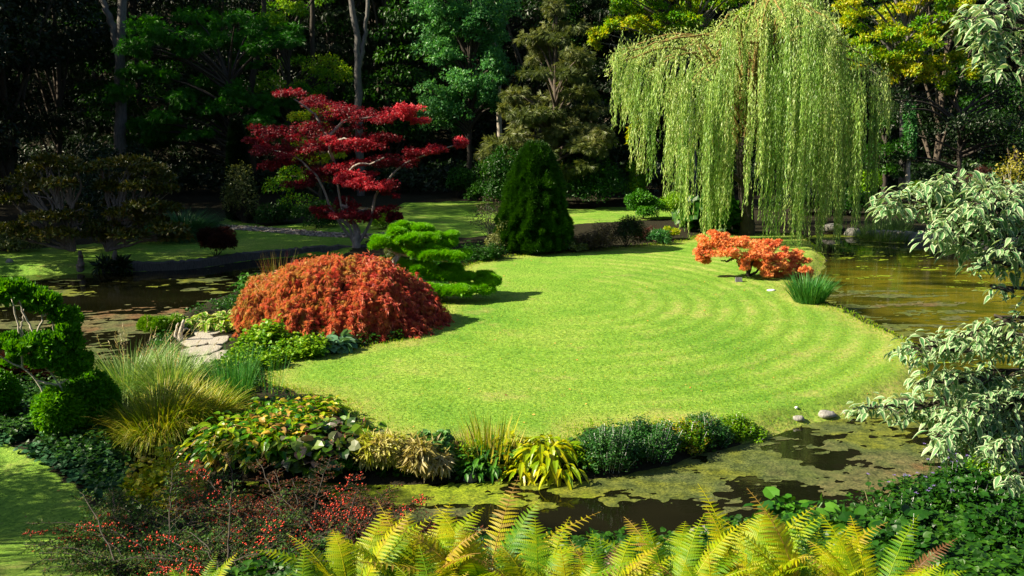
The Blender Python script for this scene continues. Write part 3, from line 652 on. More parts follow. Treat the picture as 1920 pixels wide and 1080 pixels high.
# laceleaf maple dome
def laceleaf():
    g = R(50); b = ON(672, 612); Y = b[1]; s = Y/F; root = thing('laceleaf_maple', 'low domed laceleaf maple, orange red and weeping, at the left of the lawn', 'tree', b)
    def surf(u, v):  # u: angle, v: 0 top .. 1 rim
        rx = 2.08+.18*np.sin(u*3+1)+.12*np.sin(u*7); ry = 1.9; cx = v**.8
        x = b[0]-.20+rx*cx*np.cos(u)*np.where(np.cos(u) > 0, 1.0, 1.28); y = b[1]+ry*cx*np.sin(u)+.2
        zt = 1.46; z = b[2]+zt*(1-v**1.9*(1-.42*smooth(-np.cos(u), -.1, .8)))+.08
        z = z+(fbm(np.stack([x*1.6, y*1.6, z*1.2], -1), 3)-.45)*1.05*(.4+.6*v)
        return np.stack([x, y, z], -1)
    t = MB()
    limb(t, [b-[0, 0, .1], b+[.1, 0, .5], b+[-.1, .1, 1.2]], .12, .07, g, 8)
    for k in range(16):
        u = k/16*2*np.pi+g.uniform(-.1, .1); q = surf(u, np.array([.3, .6, .85])); limb(t, [b+[0, 0, .8+.4*g.random()], q[0]-[0, 0, .15], q[1]-[0, 0, .2], q[2]-[0, 0, .15]], .04, .01, g, 10, sides=5)
    P, D, N, Rn = [], [], [], []
    for k in range(1350):
        u = g.uniform(0, 2*np.pi); v0 = np.sqrt(g.random())*1.0-.05; Lr = g.uniform(.14, .34)*(1+.3*v0); m = 34
        vv = np.clip(v0+np.linspace(0, Lr, m), .01, g.uniform(.97, 1.2)); base = surf(np.full(m, u)+np.linspace(0, g.normal(0, .10), m), vv)
        lift = np.interp(np.linspace(0, 1, m), [0, .3, 1], [-.06, .08, -.10])*g.uniform(.6, 2.6)-(0.28*g.random()**2)
        base[:, 2] += lift; base += g.normal(0, .03, base.shape)
        tg = np.gradient(base, axis=0); on = base-(b+[0, 0, .3])
        P.append(base); D.append(nrm(tg)*.6+g.normal(0, .45, (m, 3))-[0, 0, .55]); N.append(nrm(on)+g.normal(0, .4, (m, 3))+[0, 0, .3])
        hue = np.clip(.42+.34*np.cos(u)*v0+g.normal(0, .22)-.0, 0, 1); Rn.append(np.clip(hue+g.normal(0, .13, m), 0, 1))
    for k in range(170):
        u = g.uniform(0, 2*np.pi); m = 22; base = surf(np.full(m, u), np.full(m, g.uniform(.5, 1.0))); o_ = nrm(base[0]-b)*[1, 1, 0]; t_ = np.linspace(0, 1, m)[:, None]
        base = base+o_*(.38*g.uniform(.4, 1.2)*t_)+np.array([0, 0, 1])*(.16*np.sin(t_*2.6)-.42*t_**2*g.uniform(.5, 1.3)); base[:, 2] = np.maximum(base[:, 2], b[2]+.05); tube(t, base[::3], .004, 3)
        P.append(base+g.normal(0, .02, base.shape)); D.append(o_*.6+g.normal(0, .45, (m, 3))-[0, 0, .5]); N.append(g.normal(0, .5, (m, 3))+[0, 0, .7]); Rn.append(np.clip(.45+.35*np.cos(u)+g.normal(0, .15, m), 0, 1))
    P = np.vstack(P); f = MB(); leaves(f, 'lace', P, np.vstack(D), nrm(np.vstack(N)), g.uniform(.08, .17, len(P)), np.concatenate(Rn))
    part('branches', t, DARKB, root, True)
    part('foliage', f, leafmat('laceleaf', [(.50, .36, .09), (.62, .28, .11), (.68, .22, .12), (.62, .12, .09), (.40, .05, .05)], .4, tint=(1.1, .85, .6)), root)
laceleaf()

# orange maple
px_tree('orange_japanese_maple', 'small spreading orange Japanese maple at the right end of the lawn by the water', 'tree', (1405, 524), 30.4,
    [(1335,455,24,10,0,.3),(1320,470,20,9,0,.5),(1360,450,28,12,0,.4),(1385,460,26,12,.4,.3),(1350,470,28,10,-.5,.4),(1410,455,30,11,0,.4),(1440,460,26,10,.3,.5),(1400,478,30,12,0,.3),(1455,458,18,7,0,.85),(1430,478,26,12,-.4,.6),
     (1395,497,14,12,-.5,.3),(1455,485,26,12,0,.8),(1480,480,24,10,.3,.5),(1500,490,24,12,0,.4),(1510,503,18,11,-.2,.4),(1480,500,26,12,0,.4),(1450,505,24,12,-.4,.3),(1435,500,10,14,-.6,.3),(1345,440,18,6,0,.5),(1505,515,12,8,0,.5),(1465,515,16,8,0,.5),(1425,495,18,10,.3,.4),(1320,485,14,7,0,.4)],
    640, 'star5', .085, leafmat('orange_leaf', [(.72, .42, .10), (.78, .33, .10), (.76, .24, .09), (.62, .09, .06)], .35, tint=(1.1, .85, .5)), 43, DARKB, 5.5,
    [[(1405,512),(1395,495),(1375,482),(1350,478),(1330,482)],[(1405,510),(1412,490),(1425,478),(1440,470)],[(1408,515),(1430,500),(1455,495),(1490,498)],[(1400,505),(1385,495),(1380,475)],[(1375,484),(1362,490),(1352,488)]],
    rspan=.5, trunk_to=[(1403, 505), (1408, 490)], depth=.9, branch_r=2.6, zmin=-.95, split=5)

# conical spruce
def cone_tree(name, label, base, h, r, mat, seed, n, tpl='tuft', size=.12, lump=.22, bark=BARK, topz=.0):
    g = R(seed); b = np.asarray(base, float); root = thing(name, label, 'tree', b)
    t = MB(); limb(t, [b-[0, 0, .2], b+[0, 0, h*.7]], .12, .03, g, 5); part('trunk', t, bark, root, True)
    u = g.random(n); hz = 1-np.sqrt(u)*1.0; a = g.uniform(0, 2*np.pi, n)
    pr = np.minimum(1, 1.12*np.clip(1-hz, 0, 1)**.42)*np.clip(hz*5+.82, 0, 1)
    p3 = np.stack([np.cos(a)*pr*1.6, np.sin(a)*pr*1.6, hz*3.4], 1)
    lm = 1+lump*(fbm(p3*1.5, 2)-.45)*1.3+lump*1.5*(fbm(p3*4.2+4, 2)-.4); rr = r*pr*lm*(1-.22*g.random(n)**2)
    P = b+np.stack([rr*np.cos(a), rr*np.sin(a), hz*h*(1+.0*a)+.05], 1)
    No = nrm(np.stack([np.cos(a), np.sin(a), np.full(n, .55)], 1)); f = MB()
    leaves(f, tpl, P, nrm(No+g.normal(0, .35, (n, 3))+[0, 0, .25]), nrm(g.normal(0, .5, (n, 3))+[0, 0, 1]), size*g.uniform(.7, 1.2, n), np.clip(1.6*(fbm(p3*4.2+4, 2)-.25)+.25*g.random(n), 0, 1))  # seam shade painted into the leaf colour: darker in hollows, lighter on lumps
    part('foliage', f, mat, root); return root
b_ = ON(1003, 470); cone_tree('conical_spruce', 'dense conical dark green spruce at the back edge of the lawn', b_, 3.95, 1.32, leafmat('spruce_leaf', [(.012, .04, .006), (.035, .10, .010), (.085, .19, .02)], .25), 51, 60000, size=.15, lump=.3)
b_ = ON(391, 440); b_[1] += 5; b_[2] = gz1(b_[0], b_[1]); cone_tree('columnar_conifer', 'narrow black green columnar conifer behind the round grass mound', b_, 4.7, .5, DKGREEN, 52, 16000, size=.22, lump=.1)

# cloud pruned pine made of pads
def pads(name, label, cat, base, Y, padlst, limbs, mat, seed, per, size, tpl='tuft', bark=PALEB, tr=5, up=1.0, br=None):
    g = R(seed); b = np.asarray(base, float); root = thing(name, label, cat, b); s = Y/F
    t = MB()
    for pth in limbs: limb(t, [W(px, py, Y) if not isinstance(px, np.ndarray) else px for px, py in pth], (br or tr)*s, (br or tr)*s*.5, g, 12, .01, 7)
    part('branches', t, bark, root, True)
    for lst in padlst:
        C, Rd, rb = pxclump(lst, Y); C2, R2, r2 = split_(C, Rd*[1, 1, .85], rb, 5, g); C = np.vstack([C, C2]); Rd = np.vstack([Rd*[.85, .85, .68], R2*[.95, .95, .8]]); rb = np.concatenate([rb, r2])
        f = MB(); clumps(f, C, Rd, per//4, tpl, size, g, -.45, .35, .4, -.9*up, .4, rb, .6); part('pad', f, mat, root)
    return root
JUN = leafmat('juniper_leaf', [(.12, .32, .012), (.20, .44, .016), (.30, .54, .03)], .35)
b_ = ON(800, 560); Yp = b_[1]
pads('cloud_pruned_juniper', 'bright green cloud pruned juniper with curling pads and pale bare limbs', 'tree', b_, Yp,
   [[(760,428,26,9,.4),(790,430,24,8,.3),(745,438,20,9,0),(775,447,30,10,-.2),(805,447,22,8,0),(755,450,26,9,.1)],
    [(720,452,18,9,0),(712,458,14,8,-.2)],
    [(830,458,26,9,.2),(805,465,26,8,0),(770,468,22,7,0),(755,466,18,7,0),(835,448,18,9,.4)],
    [(800,478,24,7,-.3),(825,478,26,7,-.3),(848,480,20,7,-.3),(865,478,14,8,.3),(785,474,14,7,-.2)],
    [(765,500,20,10,0),(790,507,24,10,-.1),(820,515,22,9,0),(778,505,22,10,.2)],
    [(850,510,20,10,.2),(870,520,18,9,0),(845,520,24,9,0),(835,505,16,8,.3)],
    [(820,545,24,9,-.6),(850,545,26,9,-.6),(880,545,24,10,-.5),(905,540,20,10,-.3),(920,528,16,12,0),(800,548,16,8,-.5),(905,522,16,8,.2)]],
   [[(740,505),(738,490),(747,476),(760,474)],[(735,510),(760,518),(785,530),(805,540)],[(740,505),(752,470),(765,452)],[(747,476),(800,485),(840,490)],[(805,540),(845,552),(880,553)],[(785,530),(830,520),(860,525)],[(747,476),(728,466)],[(735,510),(740,540),(800,562)]], JUN, 60, 2000, .13, 'tuft', PALEB, 4)
# boxwood ball behind it
def ball(name, label, c, r, mat, seed, n, tpl='leaf', size=.05, cat='shrub', base=None, sq=1.0, lump=.1, zmin=-.9, group=None, bark=True):
    g = R(seed); c = np.asarray(c, float); b = c.copy(); b[2] = gz1(c[0], c[1]); root = thing(name, label, cat, b, group)
    t = MB()
    for k in range(6):
        e = c+sphere_dirs(1, g, 0)[0]*r*.7; limb(t, [b-[0, 0, .05], (b+e)/2+g.normal(0, .05, 3)*r, e], .03*r+.012, .008, g, 6, sides=5)
    part('stems', t, DARKB, root, True); f = MB()
    clumps(f, c, (r, r, r*sq), n, tpl, size, g, zmin, .7, .3, .0, .3, lump=lump); part('foliage', f, mat, root); return root
b_ = ON(738, 500); b_[1] += 1.0; ball('boxwood_ball', 'small clipped olive green ball behind the pale juniper limb', b_+[0, 0, .42], .42, OLIVE, 61, 7000, size=.05)

# ================================================================== FAR BANK PLANTING
def bush(name, label, cat, px, pyb, wpx, hpx, tpl, size, mat, n, seed, nc=9, dY=0, group=None, stems=True, wide=1.0, rspan=.5, up=.5, droop=.2, flat=1.0, bark=DARKB, zmin=-.4, base=None, deep=.8, stem_r=.012, nst=None, cl=.42):
    """shrub or perennial of several leaf clumps on visible stems, base at px,pyb"""
    g = R(seed); b = ON(px, pyb) if base is None else np.asarray(base, float); s = b[1]/F; rx = wpx*s/2; h = hpx*s
    b = b+[0, rx*deep*.5, 0]; b[2] = gz1(b[0], b[1]); root = thing(name, label, cat, b, group)
    a = g.uniform(0, 2*np.pi, nc); q = np.sqrt(g.random(nc))*.72; zz = h*(.06+.74*np.sqrt(np.clip(1-q**2, 0, 1))*g.uniform(.15, 1, nc)**.7)
    C = b+np.stack([rx*q*np.cos(a), rx*deep*q*np.sin(a), zz], 1); cr = rx*cl*g.uniform(.8, 1.2, nc); hr = np.minimum(h*.32, cr)*flat
    if stems:
        t = MB()
        for c in (C if nst is None else np.vstack([C]*nst)):
            e = c+g.normal(0, .2, 3)*cr.mean(); limb(t, [b-[0, 0, .05]+g.normal(0, .05, 3)*[1, 1, 0], (b+e)/2+g.normal(0, .12, 3)*rx, e], stem_r, stem_r*.4, g, 7, sides=4)
        part('stems', t, bark, root, True)
    hr = np.maximum(hr, h*.2); f = MB(); clumps(f, C, np.stack([cr, cr*.9, hr], 1), max(20, n//nc), tpl, size, g, zmin, .6, up, droop, .5, None, rspan, .25, wide)
    # keep foliage above the ground
    part('foliage', f, mat, root); return root
def sprigs(name, label, cat, px, pyb, wpx, hpx, ns, m, tpl, size, mat, seed, deep=.8, group=None, bark=DARKB, wide=1.0, base=None, lean=.35, start=.2, sr=.005, jit=.5):
    """upright perennial or shrub: many leafy shoots rising from the ground and leaning outward"""
    g = R(seed); b = ON(px, pyb) if base is None else np.asarray(base, float); s = b[1]/F; rx = wpx*s/2; h = hpx*s
    b = b+[0, rx*deep*.45, 0]; b[2] = gz1(b[0], b[1]); root = thing(name, label, cat, b, group)
    a = g.uniform(0, 2*np.pi, ns); q = np.sqrt(g.random(ns))*(1+.25*(g.random(ns)-.5)); o = np.stack([rx*q*np.cos(a), rx*deep*q*np.sin(a)], 1)
    B = np.column_stack([b[:2]+o*(1-lean), np.zeros(ns)]); B[:, 2] = gz(B)-.02
    hh = h*(1-.5*q**2)*g.uniform(.6, 1.12, ns)*(.45+1.5*(fbm((b[:2]+o)*1.9, 2)-.1))*np.where(g.random(ns) < .06, 1.3, 1); T = B+np.column_stack([o*lean*1.1, hh]); t_ = MB(); t = np.linspace(0, 1, 5)
    ribbons(t_, B, T-B, np.linalg.norm(T-B, axis=1), sr, np.full(ns, .12), g, 4, prof=np.ones(5)); part('stems', t_, bark, root)
    u = start+(1-start)*g.random((ns, m))**.85; P = B[:, None]+(T-B)[:, None]*u[..., None]-np.array([0, 0, .12])*(np.linalg.norm(T-B, axis=1)[:, None]*u**2)[..., None]
    P = (P+g.normal(0, size*jit, P.shape)).reshape(-1, 3); k = len(P); an = g.uniform(0, 6.3, k)
    D = np.stack([np.cos(an), np.sin(an), g.uniform(-.5, .8, k)], 1); f = MB(); P[:, 2] = np.maximum(P[:, 2], gz(P)+.02)
    leaves(f, tpl, P, D, g.normal(0, .4, (k, 3))+[0, 0, .9], size*g.uniform(.6, 1.2, k), np.clip(np.repeat(g.random(ns), m)*.5+.5*g.random(k), 0, 1), wide=wide)
    part('foliage', f, mat, root); return root
REDD = leafmat('dark_red_leaf', [(.02, .012, .008), (.06, .02, .012), (.12, .03, .02)], .25)
BROWN = leafmat('brown_seedhead', [(.03, .022, .012), (.08, .055, .03), (.15, .11, .06)], .2)
PALEY = leafmat('pale_yellow_leaf', [(.10, .12, .02), (.28, .27, .06), (.5, .45, .16)], .35)
GLOSSY = leafmat('glossy_leaf', [(.02, .07, .015), (.04, .12, .02), (.09, .2, .04)], .25, .45, .25)
bush('laurel_bush', 'glossy bright laurel like bush in front of the blackest gap of the wood', 'shrub', 862, 372, 62, 66, 'leaf', .16, GLOSSY, 2600, 101, dY=0)
bush('laurel_bush', 'lower glossy bush at the right foot of the bright laurel like bush', 'shrub', 900, 378, 50, 40, 'leaf', .15, GLOSSY, 1600, 102)
bush('green_shrub', 'tall mid green shrub left behind the conical spruce', 'shrub', 935, 400, 110, 130, 'leaf', .15, MIDGREEN, 5200, 103, nc=14)
bush('green_shrub', 'broad dark green shrub right behind the conical spruce', 'shrub', 1120, 392, 150, 100, 'leaf', .16, MIDGREEN, 6500, 104, nc=16)
bush('green_shrub', 'dark upright shrub between the spruce and the small round tree', 'shrub', 1085, 385, 90, 150, 'pair', .17, DKGREEN, 4500, 105, nc=14)
bush('green_shrub', 'feathery yellow green shrub at the left hem of the willow', 'shrub', 1196, 382, 40, 84, 'spray', .2, LIME, 1500, 106, nc=9)
bush('small_round_tree', 'small round bright green tree on the back lawn left of the willow', 'tree', 1208, 412, 76, 58, 'leaf', .12, leafmat('fresh_leaf', [(.03, .10, .008), (.06, .18, .01), (.12, .28, .015)], .3), 5200, 107, nc=12, flat=.8)
bush('pale_azalea', 'pale lime layered azalea right of the small round tree', 'shrub', 1272, 410, 78, 52, 'leaf', .10, LIME, 4200, 108, nc=10, flat=.5)
for q, (px, py, wd_, ht, lb) in enumerate(((1330, 438, 70, 74, 'big leaved dark gunnera left of the willow trunk'), (1368, 440, 60, 60, 'second gunnera touching the willow trunk'), (1300, 436, 50, 44, 'lowest gunnera clump beside the pale azalea'))):
    bush('gunnera', lb, 'plant', px, py, wd_, ht, 'heart', .55, MIDGREEN, 110, 110+q, nc=6, zmin=0, group='gunneras by the willow trunk')
bush('bare_twiggy_shrub', 'nearly leafless grey twiggy shrub left of the conical spruce', 'shrub', 925, 452, 100, 100, 'leaf', .07, BROWN, 1500, 115, nc=16, bark=GREYB, nst=4, stem_r=.011)
bush('brown_shrub', 'brown leaved shrub at the foot of the conical spruce on its left', 'shrub', 955, 476, 80, 70, 'leaf', .09, OLIVE, 3800, 116)
sprigs('low_green_plant', 'low yellow green perennials at the lawn edge right of the juniper', 'plant', 905, 488, 90, 36, 160, 26, 'leaf', .09, MIDGREEN, 117)
sprigs('brown_perennial', 'faded brown perennials with seedheads at the back edge of the lawn', 'plant', 1110, 470, 100, 60, 260, 22, 'slim', .12, BROWN, 118)
bush('dark_low_shrub', 'dark domed low shrub on the lawn edge right of the brown perennials', 'shrub', 1175, 466, 92, 56, 'slim', .11, DKGREEN, 5200, 119, nc=12)
sprigs('brown_perennial', 'reddish faded perennials right of the dark domed shrub', 'plant', 1222, 452, 66, 40, 110, 20, 'slim', .12, REDD, 120)
bush('silver_tussock', 'small silvery green tussock at the right end of the far planting bed', 'plant', 1240, 458, 54, 26, 'slim', .14, BLUEGREEN, 1500, 121, nc=6)
bush('yellow_low_shrub', 'small yellowing shrub beside the silvery tussock', 'shrub', 1262, 450, 36, 30, 'leaf', .09, YELLOWG, 1200, 122, nc=6)
bush('low_green_plant', 'low mounded plant just right of the spruce foot', 'plant', 1078, 474, 50, 22, 'leaf', .08, OLIVE, 1500, 123, nc=8)
bush('dark_low_shrub', 'dark shrub hiding the right foot of the conical spruce', 'shrub', 1030, 476, 80, 50, 'leaf', .09, DKGREEN, 3600, 124)
# left bank
RHO = leafmat('rhododendron_leaf', [(.02, .035, .008), (.045, .065, .012), (.10, .095, .02), (.16, .10, .03)], .25, .4)
def rhodo(label, base_px, lst, seed, limbs):
    Y = ON(*base_px)[1]
    r = px_tree('rhododendron', label, 'shrub', base_px, Y, lst, 420, 'leaf', .17, RHO, seed, barkmat('twig_bark', (.06, .05, .04), (.2, .17, .14)), 9, limbs=limbs, rspan=.6, droop=.1, up=.9, zmin=-.2, trunk_to=[(base_px[0], base_px[1]-30)], branch_r=3)
    return r
g = R(130)
def rlimbs(b, ends, g):
    o = []
    for e in ends:
        m = ((b[0]*.45+e[0]*.55)+g.uniform(-12, 12), (b[1]*.5+e[1]*.5)+g.uniform(-10, 10)); o.append([b, m, (e[0], e[1])])
        for q in range(3): o.append([m, ((m[0]+e[0])/2+g.uniform(-15, 15), (m[1]+e[1])/2+g.uniform(-12, 12)), (e[0]+g.uniform(-22, 22), e[1]+g.uniform(-4, 6))])
    return o
l1 = [(40,340,34,10,0),(75,320,40,11,.5),(120,305,34,10,0),(150,320,30,10,0),(20,375,30,9,0),(60,360,30,10,1),(110,345,34,10,-.5),(80,410,40,12,-.5),(130,405,34,10,0),(60,440,36,12,0),(110,440,40,12,-.5),(20,430,30,12,0),(145,395,24,10,.5),(85,300,24,8,0)]
l2 = [(205,310,34,10,0),(245,305,40,10,0),(280,318,34,9,0),(300,335,30,9,.3),(225,335,34,9,.6),(260,350,34,9,-.4),(310,355,24,7,0),(200,350,24,9,0),(270,385,36,9,-.5),(310,390,30,8,0),(230,400,34,9,-.3),(200,425,34,9,0),(285,415,34,9,0),(320,430,34,9,-.4),(330,445,30,8,0),(240,440,36,9,-.4),(180,440,26,9,0),(215,380,24,8,.5)]
rhodo('spreading rhododendron at the far left of the shaded bank', (150, 500), l1, 131, rlimbs((140, 470), l1, g))
rhodo('gnarled rhododendron with bare grey twigs left of the round grass mound', (215, 500), l2, 132, rlimbs((200, 470), l2, g))
bush('grey_leaved_bush', 'dark bushy shrub behind the two rhododendrons', 'shrub', 190, 470, 200, 180, 'leaf', .14, DKGREEN, 6000, 133, nc=20)
bush('wispy_shrub', 'wispy greyish shrub below the grey forked trunk', 'shrub', 180, 420, 110, 180, 'pair', .14, DKGREEN, 3600, 134, nc=18)
bush('dark_dome_shrub', 'dark rounded shrub at the foot of the grey forked trunk', 'shrub', 240, 400, 110, 170, 'leaf', .16, DKGREEN, 6000, 135, nc=16)
bush('dark_red_shrub', 'dark russet mounded shrub overhanging the left pond wall', 'shrub', 400, 492, 84, 62, 'lace', .12, REDD, 5200, 136, nc=12)
bush('dogwood_shrub', 'loose pale flecked shrub left of the red maple', 'shrub', 455, 420, 86, 130, 'leaf', .12, OLIVE, 2400, 137, nc=18, nst=2)
bush('azalea', 'low green azalea behind the red maple on the back lawn', 'shrub', 520, 422, 90, 40, 'leaf', .12, MIDGREEN, 3600, 138, nc=12)
bush('azalea', 'low spreading azalea under the left limbs of the red maple', 'shrub', 590, 428, 90, 50, 'leaf', .12, MIDGREEN, 3600, 139, nc=12)
bush('azalea', 'lime green azalea just right of the red maple trunk', 'shrub', 722, 430, 60, 40, 'leaf', .11, LIME, 2600, 140, nc=9)
bush('far_left_shrub', 'low pale flowered shrub at the far left edge of the shaded bank', 'shrub', 20, 475, 110, 40, 'leaf', .12, OLIVE, 2600, 141, nc=12)
bush('low_dark_plant', 'strappy dark plant at the waterline under the rhododendron', 'plant', 205, 512, 50, 30, 'slim', .4, DKGREEN, 260, 142, nc=3)
# grasses ------------------------------------------------------------------
def grass(name, label, px, pyb, n, L, wid, droop, spread, mat, seed, rad=.25, seg=6, cat='grass', base=None, group=None, heads=None):
    g = R(seed); b = ON(px, pyb) if base is None else np.asarray(base, float); root = thing(name, label, cat, b, group)
    a = g.uniform(0, 2*np.pi, n); q = np.sqrt(g.random(n)); P = b+np.stack([rad*q*np.cos(a), rad*q*np.sin(a), np.zeros(n)], 1); P[:, 2] = gz(P)
    D = np.stack([np.cos(a)*spread*(q*.8+.3)+g.normal(0, .12, n), np.sin(a)*spread*(q*.8+.3)+g.normal(0, .12, n), np.ones(n)], 1)
    f = MB(); ribbons(f, P, D, L*g.uniform(.55, 1.1, n), wid, droop*g.uniform(.5, 1.4, n), g, seg)
    part('blades', f, mat, root)
    if heads:
        hn, hmat = heads; ix = g.choice(n, hn); h = MB(); Ls = L*g.uniform(.9, 1.25, hn)
        ribbons(h, P[ix], D[ix]*[.7, .7, 1], Ls, wid*.35, droop*.5*np.ones(hn), g, 5); t = P[ix]+nrm(D[ix]*[.7, .7, 1])*Ls[:, None]-np.array([0, 0, 1])*(Ls*droop*.5)[:, None]
        for k in range(6): leaves(h, 'slim', t-nrm(D[ix])*.04*k, nrm(D[ix])+g.normal(0, .3, (hn, 3)), g.normal(0, 1, (hn, 3)), .07, g.random(hn))
        part('seedheads', h, hmat, root)
    return root
GOLD = leafmat('golden_blade', [(.10, .20, .015), (.20, .28, .025), (.36, .36, .06), (.52, .46, .18)], .35)
PALEG = leafmat('pale_blade', [(.08, .17, .04), (.16, .27, .08), (.30, .38, .16)], .35)
RUSH = leafmat('rush_blade', [(.03, .12, .03), (.06, .19, .05), (.14, .27, .08)], .3)
DKGRASS = leafmat('dark_blade', [(.015, .06, .02), (.03, .10, .03), (.05, .15, .04)], .25)
b_ = ON(345, 448); grass('grass_mound', 'rounded dark green grass mound in the shade of the columnar conifer', 0, 0, 5200, 2.3, .018, .62, .95, DKGRASS, 150, .6, base=b_)
STRAW = leafmat('straw', [(.25, .20, .09), (.45, .37, .2), (.6, .52, .32)], .3)
grass('miscanthus', 'pale arching grass with fine silvery blades beside the algae shore', 245, 742, 2200, 1.55, .016, .50, .75, PALEG, 151, .5, group='arching grasses', heads=(40, STRAW))
grass('miscanthus', 'pale green grass tuft between the shorn path and the golden grass', 320, 738, 1500, 1.25, .015, .45, .6, PALEG, 152, .4, group='arching grasses', heads=(20, STRAW))
grass('golden_grass', 'large golden fountain grass spilling to the water in the left foreground', 300, 828, 5200, 1.55, .012, .66, .44, GOLD, 153, .42, group='arching grasses')
grass('golden_grass', 'straw coloured fountain grass behind the rushes', 372, 800, 2600, 1.2, .012, .6, .6, GOLD, 154, .35, group='arching grasses')
grass('rush_clump', 'upright blue green rushes standing over the broad leaved clump', 440, 760, 420, 1.25, .012, .12, .25, RUSH, 155, .28, group='rushes')
grass('rush_clump', 'sparse upright rush stems at the edge of the lawn', 508, 738, 36, 1.05, .010, .06, .18, RUSH, 156, .22, group='rushes')
grass('water_grass', 'bright green grass tuft between the orange maple and the pond', 1517, 566, 900, 1.05, .02, .3, .5, RUSH, 157, .4)
grass('iris_clump', 'yellowing iris blades with russet tips above the front channel', 920, 856, 150, .75, .022, .12, .3, GOLD, 158, .35, cat='plant')
grass('sedge_tuft', 'russet seed stalks left of the yellowing iris blades', 885, 848, 160, .55, .006, .25, .5, leafmat('russet_blade', [(.14, .06, .02), (.3, .14, .05)], .3), 159, .4)
grass('pink_flower_stalks', 'pinkish flower stalks rising behind the laceleaf maple', 522, 520, 70, .95, .014, .05, .25, leafmat('pink_stalk', [(.3, .04, .06), (.15, .2, .03)], .3), 160, .5, cat='plant')

# broad leaved rosettes ---------------------------------------------------
def rosette(name, label, px, pyb, wpx, n, L, wid, mat, seed, droop=.55, cat='plant', hgt=.35, group=None, seg=4, base=None, heart=False, crowns=6, rise=1.0, stalk=None):
    g = R(seed); b = ON(px, pyb) if base is None else np.asarray(base, float); s = b[1]/F; rx = wpx*s/2
    b = b+[0, rx*.45, 0]; b[2] = gz1(b[0], b[1]); root = thing(name, label, cat, b, group)
    cc = b+np.stack([g.uniform(-.75, .75, crowns)*rx, g.uniform(-.55, .55, crowns)*rx, np.zeros(crowns)], 1); idx = g.integers(0, crowns, n)
    a = g.uniform(0, 2*np.pi, n); q = g.random(n)
    P = cc[idx]+np.stack([.1*L*np.cos(a), .1*L*np.sin(a), np.zeros(n)], 1); P[:, 2] = gz(P)
    D = nrm(np.stack([np.cos(a)*(.35+q), np.sin(a)*(.35+q), 1.25*rise-q*.55], 1)); st = hgt*g.uniform(.4, 1.15, n)
    A = P; B = P+D*st[:, None]*[1.2, 1.2, 1]
    t = MB(); ribbons(t, A, D*[1.2, 1.2, 1], st*1.02, .012, 0*st, g, 2, prof=np.ones(3)); part('stalks', t, stalk or mat, root)
    f = MB(); hz = nrm(np.stack([np.cos(a), np.sin(a), .45-q*.7], 1)+g.normal(0, .34, (n, 3)))
    if heart: leaves(f, 'heart', B, hz-[0, 0, .15], nrm(D*[.5, .5, 1]+g.normal(0, .3, (n, 3))), L*g.uniform(.6, 1.15, n), g.random(n), wide=wid)
    else: ribbons(f, B, hz, L*g.uniform(.6, 1.15, n), wid*g.uniform(.75, 1.1, n), droop*g.uniform(.5, 1.2, n), g, seg, prof=np.interp(np.linspace(0, 1, seg+1), [0, .25, .5, .8, 1], [.25, .9, 1, .6, .04]), fold=.25)
    part('leaves', f, mat, root); return root
HOSTAV = leafmat('variegated_hosta', [(.06, .17, .01), (.12, .26, .015), (.20, .33, .03)], .35, .35, .4, margin=((.55, .55, .20), .6))
HOSTAG = leafmat('golden_hosta', [(.14, .26, .012), (.32, .40, .03), (.46, .42, .05), (.24, .36, .03)], .4, .35, .4)
HOSTAD = leafmat('mixed_hosta', [(.03, .11, .008), (.06, .17, .012), (.09, .22, .012), (.17, .31, .02), (.34, .40, .04), (.52, .36, .05), (.26, .14, .06)], .38, .35, .4)
BLUEH = leafmat('blue_hosta', [(.07, .16, .09), (.12, .22, .13), (.18, .28, .18)], .25, .6, .15)
BERG = leafmat('bergenia_leaf', [(.012, .03, .01), (.03, .07, .015), (.10, .20, .03), (.035, .015, .015), (.12, .11, .09), (.14, .24, .04)], .25, .35, .4)
MEADG = leafmat('soft_green_leaf', [(.06, .16, .012), (.11, .24, .02), (.20, .33, .04), (.30, .38, .08)], .35)
rosette('hosta_clump', 'variegated hosta with cream edged leaves at the top of the flagstone path', 385, 618, 96, 330, .26, .15, HOSTAV, 170, heart=False, crowns=9, hgt=.3)
rosette('hosta_clump', 'green hosta between the path and the laceleaf maple', 460, 622, 90, 260, .24, .14, HOSTAD, 171, crowns=8, hgt=.3)
bush('white_flowered_plant', 'green perennial with a little white bloom at the shore end of the path', 'plant', 335, 618, 30, 34, 'leaf', .08, MEADG, 900, 172, nc=5)
bush('lime_shrub', 'fluffy lime green shrub beside the driftwood at the algae shore', 'shrub', 298, 640, 76, 52, 'tuft', .07, LIME, 7000, 173, nc=9, up=1)
sprigs('leafy_perennial', 'dark leafy plants with toothed leaves at the pond side of the laceleaf maple', 'plant', 475, 552, 76, 50, 50, 18, 'wide', .14, GLOSSY, 174)
sprigs('yellow_perennial', 'bright yellow leaved patch behind the left edge of the laceleaf maple', 'plant', 520, 540, 60, 36, 70, 24, 'leaf', .1, YELLOWG, 175)
rosette('fern_like_perennial', 'mixed green undergrowth below the left of the laceleaf maple', 540, 640, 150, 420, .20, .09, HOSTAD, 176, crowns=14, hgt=.28)
sprigs('ligularia_clump', 'yellow green bushy perennial right of the flagstone path', 'plant', 500, 655, 120, 52, 150, 26, 'wide', .10, MEADG, 177)
sprigs('ligularia_clump', 'pale green low perennial in front of the path corner', 'plant', 470, 690, 130, 44, 170, 24, 'wide', .075, MEADG, 178)
sprigs('ligularia_clump', 'fresh green perennial between the pale one and the blue hosta', 'plant', 560, 672, 110, 46, 150, 24, 'wide', .085, MEADG, 179)
